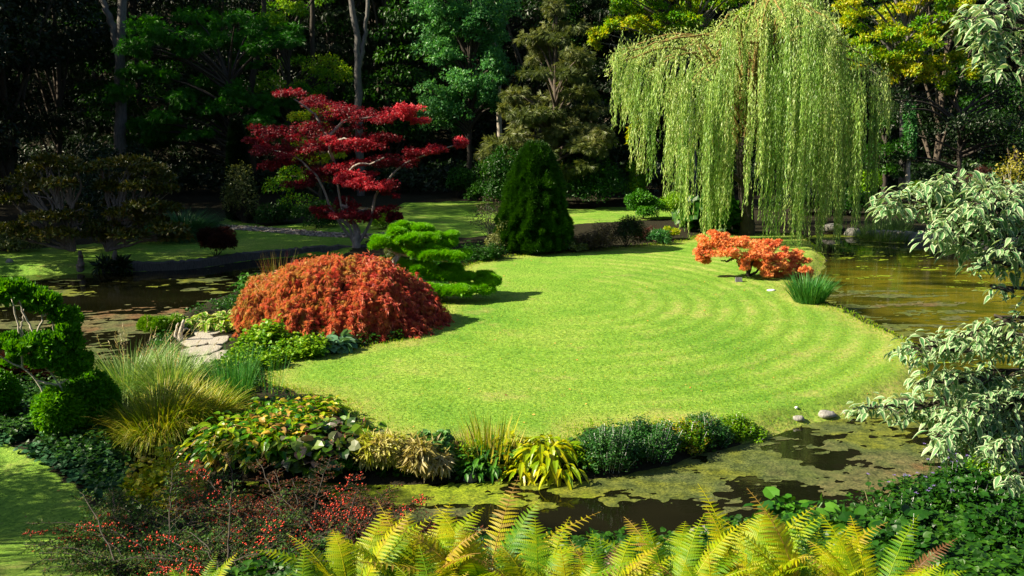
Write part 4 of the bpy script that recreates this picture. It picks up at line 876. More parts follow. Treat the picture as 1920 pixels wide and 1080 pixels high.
rosette('blue_hosta', 'blue grey big leaved hosta at the lawn edge under the laceleaf maple', 628, 660, 74, 150, .24, .95, BLUEH, 180, heart=True, crowns=6, hgt=.25)
rosette('green_hosta', 'dark green hosta behind the blue grey one', 600, 640, 70, 120, .24, .14, MIDGREEN, 181, crowns=6, hgt=.3)
rosette('hosta_clump', 'large autumn spotted hosta bank with yellow and orange leaves below the rushes', 470, 862, 200, 1300, .21, .10, HOSTAD, 182, crowns=30, hgt=.44, rise=1.0, droop=.6)
rosette('hosta_clump', 'upper part of the autumn hosta bank against the lawn', 545, 805, 170, 800, .17, .08, HOSTAD, 183, crowns=20, hgt=.34, rise=1.1)
PINK = leafmat('pink_stem', [(.35, .06, .07), (.5, .12, .12)], .2)
rosette('bergenia_clump', 'dark bronze bergenia like clump with pink stalks over the water', 612, 882, 160, 760, .17, .95, BERG, 184, heart=True, crowns=18, hgt=.44, stalk=PINK)
bush('moss_mound', 'bright green mossy mound at the waterline below the bronze clump', 'plant', 648, 897, 76, 32, 'tuft', .05, leafmat('moss_leaf', [(.05, .17, .01), (.09, .25, .015), (.14, .32, .02)], .3), 5200, 185, nc=10, up=1)
CREAM = leafmat('cream_leaf', [(.20, .26, .04), (.38, .40, .09), (.52, .50, .22), (.42, .34, .18)], .35)
bush('pale_perennial', 'pale yellow green faded perennial right of the bronze clump', 'plant', 718, 892, 96, 76, 'slim', .17, CREAM, 3400, 186, nc=10, droop=.9)
bush('pale_perennial', 'straw coloured collapsed perennial hanging to the water', 'plant', 800, 898, 120, 62, 'slim', .2, leafmat('strawy_leaf', [(.18, .20, .05), (.34, .30, .13), (.45, .38, .22)], .3), 3600, 187, nc=12, droop=1.2)
bush('lady_mantle', 'rounded grey green leafy mound on top of the straw coloured perennial', 'plant', 815, 866, 86, 52, 'wide', .10, leafmat('mantle_leaf', [(.06, .16, .05), (.12, .24, .08), (.2, .33, .13)], .3), 1500, 188, nc=7)
rosette('green_hosta', 'dark green narrow leaved hosta left of the golden one', 920, 890, 90, 260, .20, .06, GLOSSY, 189, crowns=8, hgt=.24)
rosette('golden_hosta', 'golden yellow hosta with long drooping leaves at the front channel', 1008, 898, 110, 300, .30, .085, HOSTAG, 190, crowns=8, hgt=.30, rise=1.15, droop=.8)
sprigs('low_green_plant', 'scrubby green plants between the mantle mound and the dark hosta', 'plant', 865, 880, 70, 46, 90, 26, 'leaf', .07, MEADG, 191)
for q, (px, py, wd_, ht, nn, mt, lb) in enumerate(((1140, 880, 100, 100, 5200, 'g', 'tall leafy green bush with bluish tips right of the golden hosta'), (1215, 862, 110, 86, 5600, 'g', 'dark green bush in the middle of the bushes at the front bank'),
        (1285, 845, 90, 70, 3600, 'y', 'yellow flecked bush between the two dark green ones at the front bank'), (1325, 836, 84, 76, 4200, 'g', 'leafy bush at the right of the front bank bushes'), (1392, 822, 80, 30, 3000, 'm', 'low green plants trailing right along the front bank'),
        (1095, 872, 60, 50, 2200, 'm', 'low leafy plant wedged right of the golden hosta'))):
    sprigs('bank_bush', lb, 'shrub', px, py, wd_*1.2, ht*1.05, nn//28, 34, 'leaf', .05, {'g': leafmat('bank_leaf', [(.02, .075, .015), (.04, .12, .03), (.10, .20, .07)], .3), 'y': HOSTAD, 'm': MEADG}[mt], 200+q, group='bushes along the front bank', bark=leafmat('green_stem', [(.05, .09, .03)], 0), deep=.7)

# stones, driftwood, path --------------------------------------------------
def rock(name, label, px, py, w_, h_, seed, mat=STONE, cat='stone', base=None, group=None, dz=0, sy_=.8):
    g = R(seed); b = ON(px, py) if base is None else np.asarray(base, float); s = b[1]/F
    th = np.linspace(0, np.pi, 11); ph = np.linspace(0, 2*np.pi, 16, endpoint=False)
    T, Ph = np.meshgrid(th, ph, indexing='ij'); u = np.stack([np.sin(T)*np.cos(Ph), np.sin(T)*np.sin(Ph), np.cos(T)], -1)
    r = 1+.75*(fbm(u*1.6+seed*1.7, 4)-.45); V = u*r[..., None]*[w_*s/2, w_*s/2*sy_, h_*s/2]; V = V.reshape(-1, 3)+b+[0, 0, h_*s*.08+dz]
    i = np.arange(10)[:, None]*16; j = np.arange(16)[None]; j2 = (j+1) % 16
    mb = MB(); mb.add(V, np.stack([i+j, i+16+j, i+16+j2, i+j2], -1).reshape(-1, 4))
    return single(name, label, cat, MB_shift(mb), mat, loc=b, group=group, smooth_=True)
def MB_shift(mb): return mb
MOSSY = barkmat('mossy_stone', (.05, .06, .02), (.30, .28, .24), 7)
rock('bank_stone', 'grey stone on the water edge right of the trailing bank plants', 1497, 786, 24, 13, 301); rock('bank_stone', 'larger pale stone beside the grey one on the right water edge', 1548, 778, 38, 14, 302)
rock('bank_stone', 'small stone partly under the variegated branch', 1590, 774, 26, 9, 303); rock('white_pebble', 'small white pebble lying on the lawn near the bank stones', 1493, 765, 7, 6, 304, barkmat('white_stone', (.5, .5, .48), (.75, .75, .72)))
rock('waterline_stone', 'mossy boulder at the waterline of the front channel left of the golden hosta', 883, 899, 30, 24, 305, MOSSY)
rock('pale_flat_stone', 'flat pale stone in the grass in front of the orange maple', 1446, 545, 16, 5, 306, barkmat('white_stone', 0, 0))
rock('bank_stone', 'grey stone half hidden at the far bed edge near the silvery tussock', 1230, 446, 40, 14, 307)
rock('sunken_stone', 'pale sunken slab just under the near bank behind the ferns', 1340, 1010, 90, 20, 308, MOSSY, base=G(1335, 1000, .0))
rock('far_bank_stone', 'small pale stone on the far left bank', 18, 492, 14, 12, 309)
for q, (px, py, w_, h_, lb) in enumerate(((1560, 436, 40, 18, 'grey boulder on the far bank below the willow right side'), (1600, 434, 34, 26, 'brown boulder right of the grey one on the far bank'), (1645, 440, 40, 16, 'low boulder at the far bank where the pale wall starts'))):
    rock('far_boulder', lb, px, py, w_, h_, 310+q)
# small ground lamp
b_ = ON(1385, 528); mb = MB(); hw = .10
V = np.array([(-hw,-.08,0),(hw,-.08,0),(hw,.08,0),(-hw,.08,0),(-hw*.9,-.02,.14),(hw*.9,-.02,.14),(hw*.9,.08,.12),(-hw*.9,.08,.12)])+b_
mb.add(V, [np.array([(0,3,2,1),(0,1,5,4),(1,2,6,5),(2,3,7,6),(3,0,4,7),(4,5,6,7)])])
single('ground_spotlight', 'small dark box shaped garden spotlight left of the orange maple trunk', 'spotlight', mb, barkmat('dark_metal', (.06, .06, .065), (.12, .12, .13)), loc=b_)
# flagstone path
fl = [(395,622,46,16),(372,640,44,18),(410,640,34,14),(385,658,46,18),(352,662,30,18),(372,680,48,20),(415,668,34,18),(420,690,30,14),(440,612,44,14)]
g = R(320)
for q, (px, py, w_, h_) in enumerate(fl):
    w_ *= 1.22; h_ *= 1.15; b = ON(px, py); s = b[1]/F; nn = 9; a = np.linspace(0, 2*np.pi, nn, endpoint=False)+g.uniform(-.2, .2, nn)
    ry = abs(G(px, py-h_/2)[1]-G(px, py+h_/2)[1])/2; rr_ = g.uniform(.85, 1.12, nn)
    ring = np.stack([w_*s/2*rr_*np.cos(a), ry*rr_*np.sin(a), np.zeros(nn)], 1)+b; top_ = ring+[0, 0, .03]; inn = b+(top_-b)*[.93, .93, 1]+[0, 0, .008]
    mb = MB(); k = np.arange(nn); k2 = (k+1) % nn
    mb.add(np.vstack([ring-[0, 0, .05], top_, inn]), [np.stack([k, k2, k2+nn, k+nn], 1), np.stack([k+nn, k2+nn, k2+2*nn, k+2*nn], 1), (k+2*nn)[None]])
    single('flagstone', 'flat weathered stone of the short path left of the laceleaf maple', 'flagstone', mb, barkmat('path_stone', (.22, .20, .16), (.42, .39, .33), 9), loc=b, group='flagstones of the path')
# driftwood
b_ = ON(338, 640); mb = MB(); g = R(330)
limb(mb, [b_, b_+[.02, 0, .25], b_+[.12, 0, .5]], .07, .03, g, 8, .01); limb(mb, [b_, b_+[-.1, 0, .15], b_+[-.02, .02, .42]], .05, .02, g, 8, .01); limb(mb, [b_+[.02, 0, .2], b_+[.14, 0, .3], b_+[.2, 0, .28]], .03, .012, g, 6)
single('driftwood_stump', 'weathered grey driftwood stump beside the lime shrub', 'stump', mb, PALEB, loc=b_, smooth_=True)
# low walls
def wall(name, label, pts, h, th, mat, seed, z0=-.3):
    g = R(seed); c = curve([np.array([p[0], p[1], 0]) for p in pts], 60); tg = nrm(np.gradient(c, axis=0)); sd = np.stack([-tg[:, 1], tg[:, 0], 0*tg[:, 0]], 1); n_ = len(c)
    hh = h+g.normal(0, .02, n_); off = (g.random(n_)-.5)*.05
    A = c+sd*(th/2+off)[:, None]; B = c-sd*(th/2+off)[:, None]
    V = np.vstack([A+[0, 0, z0], A+np.stack([0*hh, 0*hh, hh-.03], 1), c+sd*th*.3+np.stack([0*hh, 0*hh, hh], 1), c-sd*th*.3+np.stack([0*hh, 0*hh, hh], 1), B+np.stack([0*hh, 0*hh, hh-.03], 1), B+[0, 0, z0]])
    i = np.arange(n_-1); q = np.vstack([np.stack([i+k*n_, i+1+k*n_, i+1+(k+1)*n_, i+(k+1)*n_], 1) for k in range(5)])
    mb = MB(); mb.add(V, q); return single(name, label, 'wall', mb, mat, loc=tuple(c[0]))
WALL = barkmat('wall_stone', (.02, .02, .018), (.09, .09, .085), 12)
wall('pond_wall', 'low dark stone edging wall of the left pond behind the laceleaf maple', [G(x, y) for x, y in ((250,508),(350,504),(420,494),(470,487),(540,481),(600,476),(690,474))], .30, .3, WALL, 340)
wall('pond_wall', 'low pale stone wall along the far bank right of the willow', [G(x, y) for x, y in ((1640,447),(1700,450),(1760,452),(1850,458),(2000,466))], .36, .35, STONE, 341)
# gravel strip behind the back-left lawn
gp = PP([(400,418),(500,424),(600,432),(700,436),(760,430),(760,437),(690,443),(600,440),(500,432),(400,425)], .3)
g = R(345); k = 60000; P = np.stack([g.uniform(gp[:, 0].min(), gp[:, 0].max(), k), g.uniform(gp[:, 1].min(), gp[:, 1].max(), k)], 1); P = P[poly_sd(P, gp) < 0][:9000]
mb = MB(); leaves(mb, 'leaf', np.column_stack([P, gz(P)+.02]), g.normal(0, 1, (len(P), 3))*[1, 1, .1], g.normal(0, .3, (len(P), 3))+[0, 0, 1], g.uniform(.06, .14, len(P)), g.random(len(P)), wide=1.8)
single('gravel', 'pale gravel strip along the back of the shaded lawn', 'gravel', mb, leafmat('gravel', [(.2, .17, .14), (.4, .36, .31)], 0, .9), kind='stuff')

# ================================================================== NEAR BANK, LEFT: topiary, ivy, berries
TOP = leafmat('topiary_leaf', [(.03, .10, .01), (.07, .20, .014), (.18, .36, .04)], .38, .45, .2)
b_ = ON(90, 826); Yt = b_[1]
pads('cloud_pruned_topiary', 'clipped green topiary arching at the left picture edge with bare inner stems', 'tree', b_, Yt,
   [[(-20,548,26,16,.2),(15,540,24,14,0),(45,545,24,14,0),(72,556,24,14,0),(95,572,22,16,0),(112,592,22,18,0),(5,565,20,12,.6),(60,575,18,12,.5)],
    [(128,615,22,22,0),(138,645,20,24,0),(145,675,22,22,.1),(118,640,24,22,.4),(130,605,18,18,.6)],
    [(70,640,28,20,-.2),(45,655,24,18,-.2),(98,665,30,22,-.2),(20,640,22,12,0),(-10,645,22,12,0),(75,675,26,16,0),(120,690,26,18,0),(150,692,20,14,0),(40,680,20,12,.3)]],
   [[(95,815),(88,760),(70,715),(40,690),(0,668),(-30,640)],[(92,790),(120,745),(100,705),(85,690)],[(70,715),(110,720),(140,700)],[(42,690),(40,640),(28,590),(22,560)],[(42,640),(40,610),(45,580)],[(66,660),(62,620),(45,590),(35,560)],[(100,690),(104,640),(98,600)],[(66,630),(80,600),(88,585)]],
   TOP, 71, 950, .10, 'leaf', PALEB, 6, br=2.6)
s_ = Yt/F
def pz(px, py, Y): return W(px, py, Y)
ball('topiary_ball', 'bright clipped leafy ball at the ivy edge, the front one of the two', pz(112, 772, ON(112, 824)[1]), 44*Yt/F, TOP, 72, 6500, size=.085, sq=1.05, lump=.3)
ball('topiary_ball', 'larger clipped green ball just behind and right of the bright front one', pz(172, 748, ON(172, 806)[1]), 50*(Yt+.4)/F, TOP, 73, 8000, size=.08, sq=1.1, lump=.3)
ball('topiary_ball', 'clipped green ball cut by the left picture edge above the ivy', pz(-4, 735, ON(0, 790)[1]), 40*(Yt+.6)/F, TOP, 74, 5000, size=.08, lump=.3)
b_ = ON(45, 760); b_[1] += 1.2
bush('dark_red_maple', 'dark purplish red mound behind the ivy under the topiary', 'shrub', 45, 720, 170, 60, 'lace', .12, REDD, 7000, 75, nc=12)
def scatter_cover(name, label, pts, n, tpl, size, mat, seed, kind_='ground cover', h=.12, excl=None, ter=False):
    g = R(seed); pl = PO(pts) if ter else PP(pts, .3); A = []
    while sum(map(len, A)) < n:
        P = np.stack([g.uniform(pl[:, 0].min(), pl[:, 0].max(), n), g.uniform(pl[:, 1].min(), pl[:, 1].max(), n)], 1)
        ok = (poly_sd(P, pl) < g.uniform(-.3, .15, n)) & (poly_sd(P, POND) > .02); 
        if excl is not None:
            for e in excl: ok &= poly_sd(P, e) > .1
        ok &= fbm(P*1.7, 3) > .3
        A.append(P[ok])
    P = np.vstack(A)[:n]; z = gz(P)+h*g.random(n)*(.5+fbm(P*2.5, 3)); f = MB()
    leaves(f, tpl, np.column_stack([P, z+.02]), g.normal(0, 1, (n, 3))*[1, 1, .25], g.normal(0, .35, (n, 3))+[0, 0, 1], size*g.uniform(.6, 1.2, n), g.random(n))
    return single(name, label, kind_, f, mat, kind='stuff')
DKHERB = leafmat('herb_leaf', [(.012, .04, .008), (.025, .075, .012), (.05, .12, .02)], .3)
IVY = leafmat('ivy_leaf', [(.015, .05, .02), (.03, .085, .035), (.06, .13, .06)], .12, .55, .15)
scatter_cover('ivy', 'dark bluish ivy carpet between the left lawn and the clipped balls', [(-300,740),(0,748),(90,760),(160,790),(215,820),(240,880),(250,960),(190,935),(140,900),(75,860),(0,832),(-300,812)], 14000, 'heart', .085, IVY, 76, ter=True)
scatter_cover('ground_cover', 'low leafy ground cover on the soil around the island shore plants', [(290,620),(340,590),(440,555),(520,520),(640,490),(860,480),(980,478),(1060,472),(1300,450),(1290,462),(1060,482),(930,490),(870,505),(835,560),(830,610),(760,650),(680,665),(560,685),(500,700),(500,740),(600,760),(690,800),(760,842),(930,835),(1060,845),(1100,810),(1330,805),(1430,815),(1340,850),(1150,905),(900,915),(620,915),(440,905),(250,860),(220,800),(240,720)],
              42000, 'wide', .07, MIDGREEN, 77, h=.2, excl=[LAWN+0, PP([(345,612),(460,600),(465,640),(430,705),(350,705),(330,660)])])
scatter_cover('ground_cover', 'low dark herbs covering the soil of the near bank', [(-100,700),(90,715),(200,760),(240,870),(262,930),(360,960),(480,1000),(700,1045),(1000,1045),(1250,1032),(1450,990),(1600,955),(1760,915),(1920,852),(2400,760),(2400,1250),(340,1250),(320,1100),(270,1050),(215,1000),(175,950),(135,905),(70,862),(-100,820)],
              60000, 'wide', .075, DKHERB, 78, h=.25, excl=[NEARL], ter=True)
# wooden deck planks glimpsed behind the balls
mb = MB()
for q in range(5):
    a = G(72+q*14, 682+q*1.5, .35); x0, y0 = a[0], a[1]; V = np.array([(x0, y0-.45, .33), (x0+.11, y0-.45, .33), (x0+.11, y0+.45, .33), (x0, y0+.45, .33)]); V = np.vstack([V, V+[0, 0, .05]])
    mb.add(V, [np.array([(0,3,2,1),(4,5,6,7),(0,1,5,4),(1,2,6,5),(2,3,7,6),(3,0,4,7)])])
    for yy in (-.4, .35):
        V = np.array([(x0+.03, y0+yy, -.6), (x0+.09, y0+yy, -.6), (x0+.09, y0+yy+.06, -.6), (x0+.03, y0+yy+.06, -.6)]); V = np.vstack([V, V+[0, 0, .92]])
        mb.add(V, [np.array([(0,1,5,4),(1,2,6,5),(2,3,7,6),(3,0,4,7)])])
single('wooden_deck', 'pale plank landing glimpsed between the topiary and the clipped balls', 'deck', mb, barkmat('deck_wood', (.3, .27, .24), (.5, .46, .42)), loc=G(90, 690))

# cotoneaster
COTL = leafmat('cotoneaster_leaf', [(.015, .04, .012), (.03, .075, .02), (.07, .13, .035), (.12, .08, .03)], .3, .6, .12)
COTR = leafmat('cotoneaster_red_leaf', [(.025, .035, .012), (.07, .035, .015), (.16, .04, .02)], .25, .6, .12)
m, n, out = newmat('berry'); p = n.nodes.new('ShaderNodeBsdfPrincipled'); p.inputs['Roughness'].default_value = .3
n.links.new(ramp(n, [(0, (.38, .015, .01)), (1, (.58, .06, .02))], attr(n, 'rnd').outputs['Fac']).outputs[0], p.inputs['Base Color']); n.links.new(p.outputs[0], out.inputs[0]); BERRY = m
_oct = np.array([(1,0,0),(0,1,0),(-1,0,0),(0,-1,0),(0,0,1),(0,0,-1.)]); _of = np.array([(0,1,4),(1,2,4),(2,3,4),(3,0,4),(1,0,5),(2,1,5),(3,2,5),(0,3,5)])
def cotoneaster(label, px, py, nst, L, dirx, seed, mat, berries, spread=1.1, up=.6):
    g = R(seed); b = ON(px, py); root = thing('cotoneaster', label, 'shrub', b, 'cotoneasters with red berries')
    st = MB(); P, D, N, BP = [], [], [], []
    for k in range(nst):
        a = g.uniform(-.5, np.pi+.5) if g.random() < .75 else g.uniform(0, 2*np.pi); d = np.array([np.cos(a)*spread+dirx, np.sin(a)*spread*.8, up*g.uniform(.3, 1.6)]); d /= np.linalg.norm(d); l = L*g.uniform(.5, 1.15)
        t = np.linspace(0, 1, 16); C = b+g.normal(0, .1, 3)*[1, 1, 0]+d*l*t[:, None]-np.array([0, 0, 1])*(l*.35*g.uniform(.6, 1.3)*t**2.2)[:, None]; C += g.normal(0, .006, C.shape)
        tube(st, C, np.linspace(.009, .003, 16), 4); tg = nrm(np.gradient(C, axis=0)); sd = nrm(np.cross(tg, [0, 0, 1.])); nb = 30; bb = g.random() < berries*.28
        for q in range(nb):
            u = .15+.85*q/nb; i = u*15; i0 = min(int(i), 14); c = C[i0]+(C[i0+1]-C[i0])*(i-i0); sgn = 1 if q % 2 else -1; tl = (.22-.14*u)*g.uniform(.5, 1.2)*L
            dd = nrm(sd[i0]*sgn+tg[i0]*.75+g.normal(0, .15, 3)); e = c+dd*tl-np.array([0, 0, .02]); tube(st, [c, e], [.003, .0015], 3)
            m_ = 12; uu = g.random(m_)[:, None]; P.append(c+(e-c)*uu); D.append(dd*.7+g.normal(0, .6, (m_, 3))); N.append(g.normal(0, .4, (m_, 3))+[0, 0, 1])
            if bb and g.random() < .75:
                mb_ = 5; BP.append(c+(e-c)*g.uniform(0, .9, (mb_, 1))+g.normal(0, .012, (mb_, 3))+[0, 0, .012])
    part('stems', st, DARKB, root); P = np.vstack(P); f = MB(); leaves(f, 'leaf', P, np.vstack(D), np.vstack(N), g.uniform(.018, .036, len(P)), g.random(len(P))); part('foliage', f, mat, root)
    if BP:
        BP = np.vstack(BP); k = len(BP); V = BP[:, None]+_oct[None]*g.uniform(.007, .011, (k, 1, 1)); f = MB()
        f.add(V.reshape(-1, 3), (_of[None]+(np.arange(k)*6)[:, None, None]).reshape(-1, 3), np.repeat(g.random(k), 6)); part('berries', f, BERRY, root, True)
for q, (px, py, ns_, L_, dx, mt, be, lb) in enumerate(((230, 1030, 30, 1.1, -.2, COTL, .25, 'dark cotoneaster with few berries next to the left lawn'), (330, 1030, 50, 1.5, .1, COTL, .6, 'tall cotoneaster hung with red berries in the lower left'),
      (430, 1020, 54, 1.55, .3, COTL, .8, 'cotoneaster thick with orange red berries leaning to the water'), (560, 1070, 54, 1.5, .3, COTR, .9, 'reddish leaved cotoneaster reaching furthest right over the channel'),
      (660, 1075, 46, 1.3, .5, COTR, .8, 'low flat cotoneaster sprays behind the leftmost ferns'), (310, 1110, 40, 1.3, .0, COTL, .5, 'cotoneaster at the bottom edge left of the ferns'), (440, 1120, 40, 1.3, .1, COTL, .7, 'cotoneaster at the bottom edge touching the leftmost fern'))):
    cotoneaster(lb, px, py, ns_, L_, dx, 400+q, mt, be)
sprigs('yellow_leaved_shrub', 'loose yellow green leaved shrub between the golden grass and the berries', 'shrub', 300, 965, 170, 170, 80, 24, 'wide', .075, leafmat('yellow_shrub_leaf', [(.10, .2, .01), (.26, .34, .015), (.42, .42, .03), (.45, .24, .08)], .4), 410)
sprigs('yellow_leaved_shrub', 'lower yellow leaved shoots among the red berries', 'shrub', 330, 1000, 120, 110, 44, 18, 'wide', .065, LM['yellow_shrub_leaf'], 411)

# ferns
def _pinna(nt=9):
    V = []; T = []
    for k in range(nt):
        x0 = k/nt; x1 = (k+.92)/nt; w_ = .115*(1-(k/nt)**1.6*.9)
        for sg in (1, -1):
            i = len(V); V += [(x0, 0, 0), (x1, 0, 0), (x0+.75/nt, sg*w_, .012), (x0+.1/nt, sg*w_*.8, .01)]; T.append((i, i+1, i+2, i+3) if sg > 0 else (i, i+3, i+2, i+1))
    V = np.array(V); V[:, 2] -= .18*V[:, 0]**2
    return V, [np.array(T)], np.zeros(len(V))
TPL['pinna'] = _pinna()
FERN = leafmat('fern_leaf', [(.06, .16, .012), (.16, .27, .02), (.28, .35, .03), (.40, .38, .06), (.32, .20, .05)], .4, .5, .25)
BROWNF = leafmat('brown_fern', [(.10, .05, .02), (.22, .10, .04)], .3)
def fern(label, base, nf, L, seed, hue=.5, mat=FERN, tilt=(0, 0)):
    g = R(seed); b = np.array(base, float); b[2] = gz1(b[0], b[1]); root = thing('fern', label, 'fern', b, 'golden ferns along the bottom edge')
    a0 = g.uniform(0, 6)
    for k in range(nf):
        a = a0+k*2.4+g.normal(0, .2); out_ = g.uniform(.25, .75); d = nrm(np.array([np.cos(a)*out_+tilt[0], np.sin(a)*out_+tilt[1], 1.0])); l = L*g.uniform(.75, 1.1); t = np.linspace(0, 1, 14)
        h_ = nrm(np.array([d[0], d[1], 0])+1e-6); C = b+h_*.03+d*l*t[:, None]+(h_*.28*g.uniform(.5, 1.4)-np.array([0, 0, 1])*.22*g.uniform(.6, 1.6))*l*(t**2.6)[:, None]
        f = MB(); hb = np.clip(hue+g.normal(0, .2), 0, 1); sc_w = g.uniform(.75, 1.1); tube(f, C, np.linspace(.006, .0015, 14), 4, min(1, hb+.25))
        tg = nrm(np.gradient(C, axis=0)); sd = nrm(np.cross(tg, h_ if abs(tg[:, 2].mean()) > .3 else [0, 0, 1.])); sd = nrm(np.cross(tg, np.cross(np.array([0, 0, 1.]), h_)[None]*0+h_[None])) if False else nrm(np.cross(h_[None]*1.0+np.array([[0, 0, .001]]), tg))
        npn = 27; u = np.linspace(.14, .985, npn); i = u*13; i0 = np.minimum(i.astype(int), 12); fr = (i-i0)[:, None]; c = C[i0]*(1-fr)+C[i0+1]*fr; tn = tg[i0]; ss = sd[i0]; up_ = np.cross(tn, ss)
        pl = sc_w*.165*L*np.interp(u, [.14, .35, .6, .85, 1], [.45, .95, 1.0, .55, .08])
        for sg in (1, -1):
            D = nrm(ss*sg+tn*.32+g.normal(0, .05, (npn, 3))); N = up_*(1)+g.normal(0, .1, (npn, 3))+ss*sg*-.15
            N = np.where((N@np.array([0, 0, 1.]))[:, None] < 0, -N, N)
            leaves(f, 'pinna', c, D, N, pl*g.uniform(.9, 1.06, npn), np.clip(hb+.4*u**4+g.normal(0, .10, npn), 0, 1), wide=1.1*np.mean(.012/ .012))
        part('frond', f, mat, root)
    return root
fl_ = [(560,6.6,.85,10,.35,'leftmost fern, a short olive green one among the berries'),(660,6.1,.8,9,.35,'second fern from the left, low and half shaded'),(800,6.9,1.0,11,.45,'fern with slim pointed fronds where the row starts to rise'),(900,7.1,1.1,12,.55,'tall yellow fern in front of the dark water left of the middle'),
       (1000,7.0,1.15,12,.6,'tallest golden fern, standing in the middle of the row'),(1085,6.5,.95,11,.45,'fern right of the tallest golden one, lower and greener'),(1180,6.4,.9,11,.4,'low green yellow fern in the dip of the row'),(1290,6.9,.98,12,.45,'fern with pale tips right of the dip in the row'),
       (1400,7.1,1.1,12,.55,'tall fern beside the brown dried frond'),(1490,6.8,1.05,12,.6,'bright yellow fern near the right end of the row'),(1580,6.5,1.0,11,.5,'rightmost fern against the dark green leaves'),(1330,5.9,.8,10,.45,'front fern at the bottom edge below the tall right ones'),(940,5.9,.8,10,.5,'front fern at the bottom edge below the tall left ones'),(740,5.9,.75,9,.4,'front fern at the bottom edge near the berries'),(1130,5.8,.75,9,.5,'front fern at the bottom edge below the dip in the row')]
for q, (px, Y, L, nf, hue, lb) in enumerate(fl_):
    fern(lb, at(550+(px-550)*.83, Y-.5), nf+3, L*(.80 if px > 720 else .62), 500+q, hue-(.1 if px > 720 else .25))
fern('dried brown curled fern frond standing among the tall right ferns', at(1425, 6.5), 2, .72, 530, .3, BROWNF)
fern('dried brown fern tuft sticking up left of the dip in the row', at(1060, 6.2), 3, .62, 531, .3, BROWNF)

# ================================================================== NEAR BANK, RIGHT
BRAM = leafmat('bramble_leaf', [(.010, .038, .008), (.02, .065, .012), (.05, .12, .02)], .25, .45, .25)
for q, (px, py, wd_, ht, nn, sz, lb) in enumerate(((1700, 1010, 170, 90, 1500, .11, 'dark leafy plants in the middle of the right near bank'), (1830, 980, 190, 110, 1700, .11, 'dense dark leaved plants right of the middle of the near bank'),
      (1900, 1060, 200, 150, 1800, .11, 'big leaved dark plants in the bottom right corner'), (1720, 1075, 200, 90, 1700, .11, 'broad dark leaves along the bottom edge right of the ferns'), (1880, 910, 140, 70, 1400, .09, 'fresh green plants under the lowest variegated leaves'),
      (1790, 930, 130, 60, 1200, .08, 'thin stemmed green plants below the purple asters'))):
    sprigs('leafy_plant', lb, 'plant', px, py, wd_, ht, nn//12, 20, 'oval', sz*.8, BRAM if q < 4 else MEADG if q == 4 else BRAM, 600+q, bark=LM['green_stem'], group='leafy plants of the right near bank')
rosette('large_leaved_plant', 'fresh green large leaved plant at the water edge behind the ferns', 1520, 1000, 110, 44, .2, .9, GLOSSY, 610, heart=True, crowns=4, hgt=.4)
rosette('large_leaved_plant', 'second large leaved plant with dark gaps right of the fern row', 1640, 1040, 110, 50, .2, .9, BRAM, 611, heart=True, crowns=5, hgt=.4)
grass('dried_stalks', 'tangle of pale dried flower stalks standing in the channel edge', 1642, 968, 90, .42, .008, .5, .7, STRAW, 612, .15, cat='plant')
def aster(label, px, py, n, seed, h=.6):
    g = R(seed); b = ON(px, py); root = thing('purple_aster', label, 'flower', b, 'purple asters on the right bank'); a = g.uniform(0, 6.3, n); P = b+np.stack([.3*g.normal(0, 1, n), .2*g.normal(0, 1, n), np.zeros(n)], 1)
    D = nrm(np.stack([np.cos(a)*.25, np.sin(a)*.25, np.ones(n)], 1)); L = h*g.uniform(.6, 1.1, n); f = MB(); ribbons(f, P, D, L, .006, .1*np.ones(n), g, 4, prof=np.ones(5)); lp = P+D*L[:, None]*.5
    for k in range(8): leaves(f, 'slim', P+D*(L*g.uniform(.2, .9, n))[:, None], g.normal(0, 1, (n, 3)), g.normal(0, .4, (n, 3))+[0, 0, 1], .06, g.random(n))
    part('stems', f, BRAM, root); fl = MB(); T = P+D*L[:, None]-np.array([0, 0, .1])*L[:, None]
    for k in range(9):
        an = k*2*np.pi/9; leaves(fl, 'slim', T+g.normal(0, .004, T.shape), np.array([[np.cos(an), np.sin(an), .25]]), np.array([[0, 0, 1.]])+0*T, .028, g.random(n), wide=1.6)
    part('blossom', fl, leafmat('aster_petal', [(.20, .13, .45), (.33, .24, .6)], .3, tint=(1, 1, 1)), root)
aster('cluster of purple asters just under the variegated leaves', 1775, 905, 60, 620, .55); aster('sparse pink purple asters further left among the stalks', 1705, 950, 18, 621, .5); aster('loose purple asters at the right end of the bank', 1870, 905, 24, 622, .55)

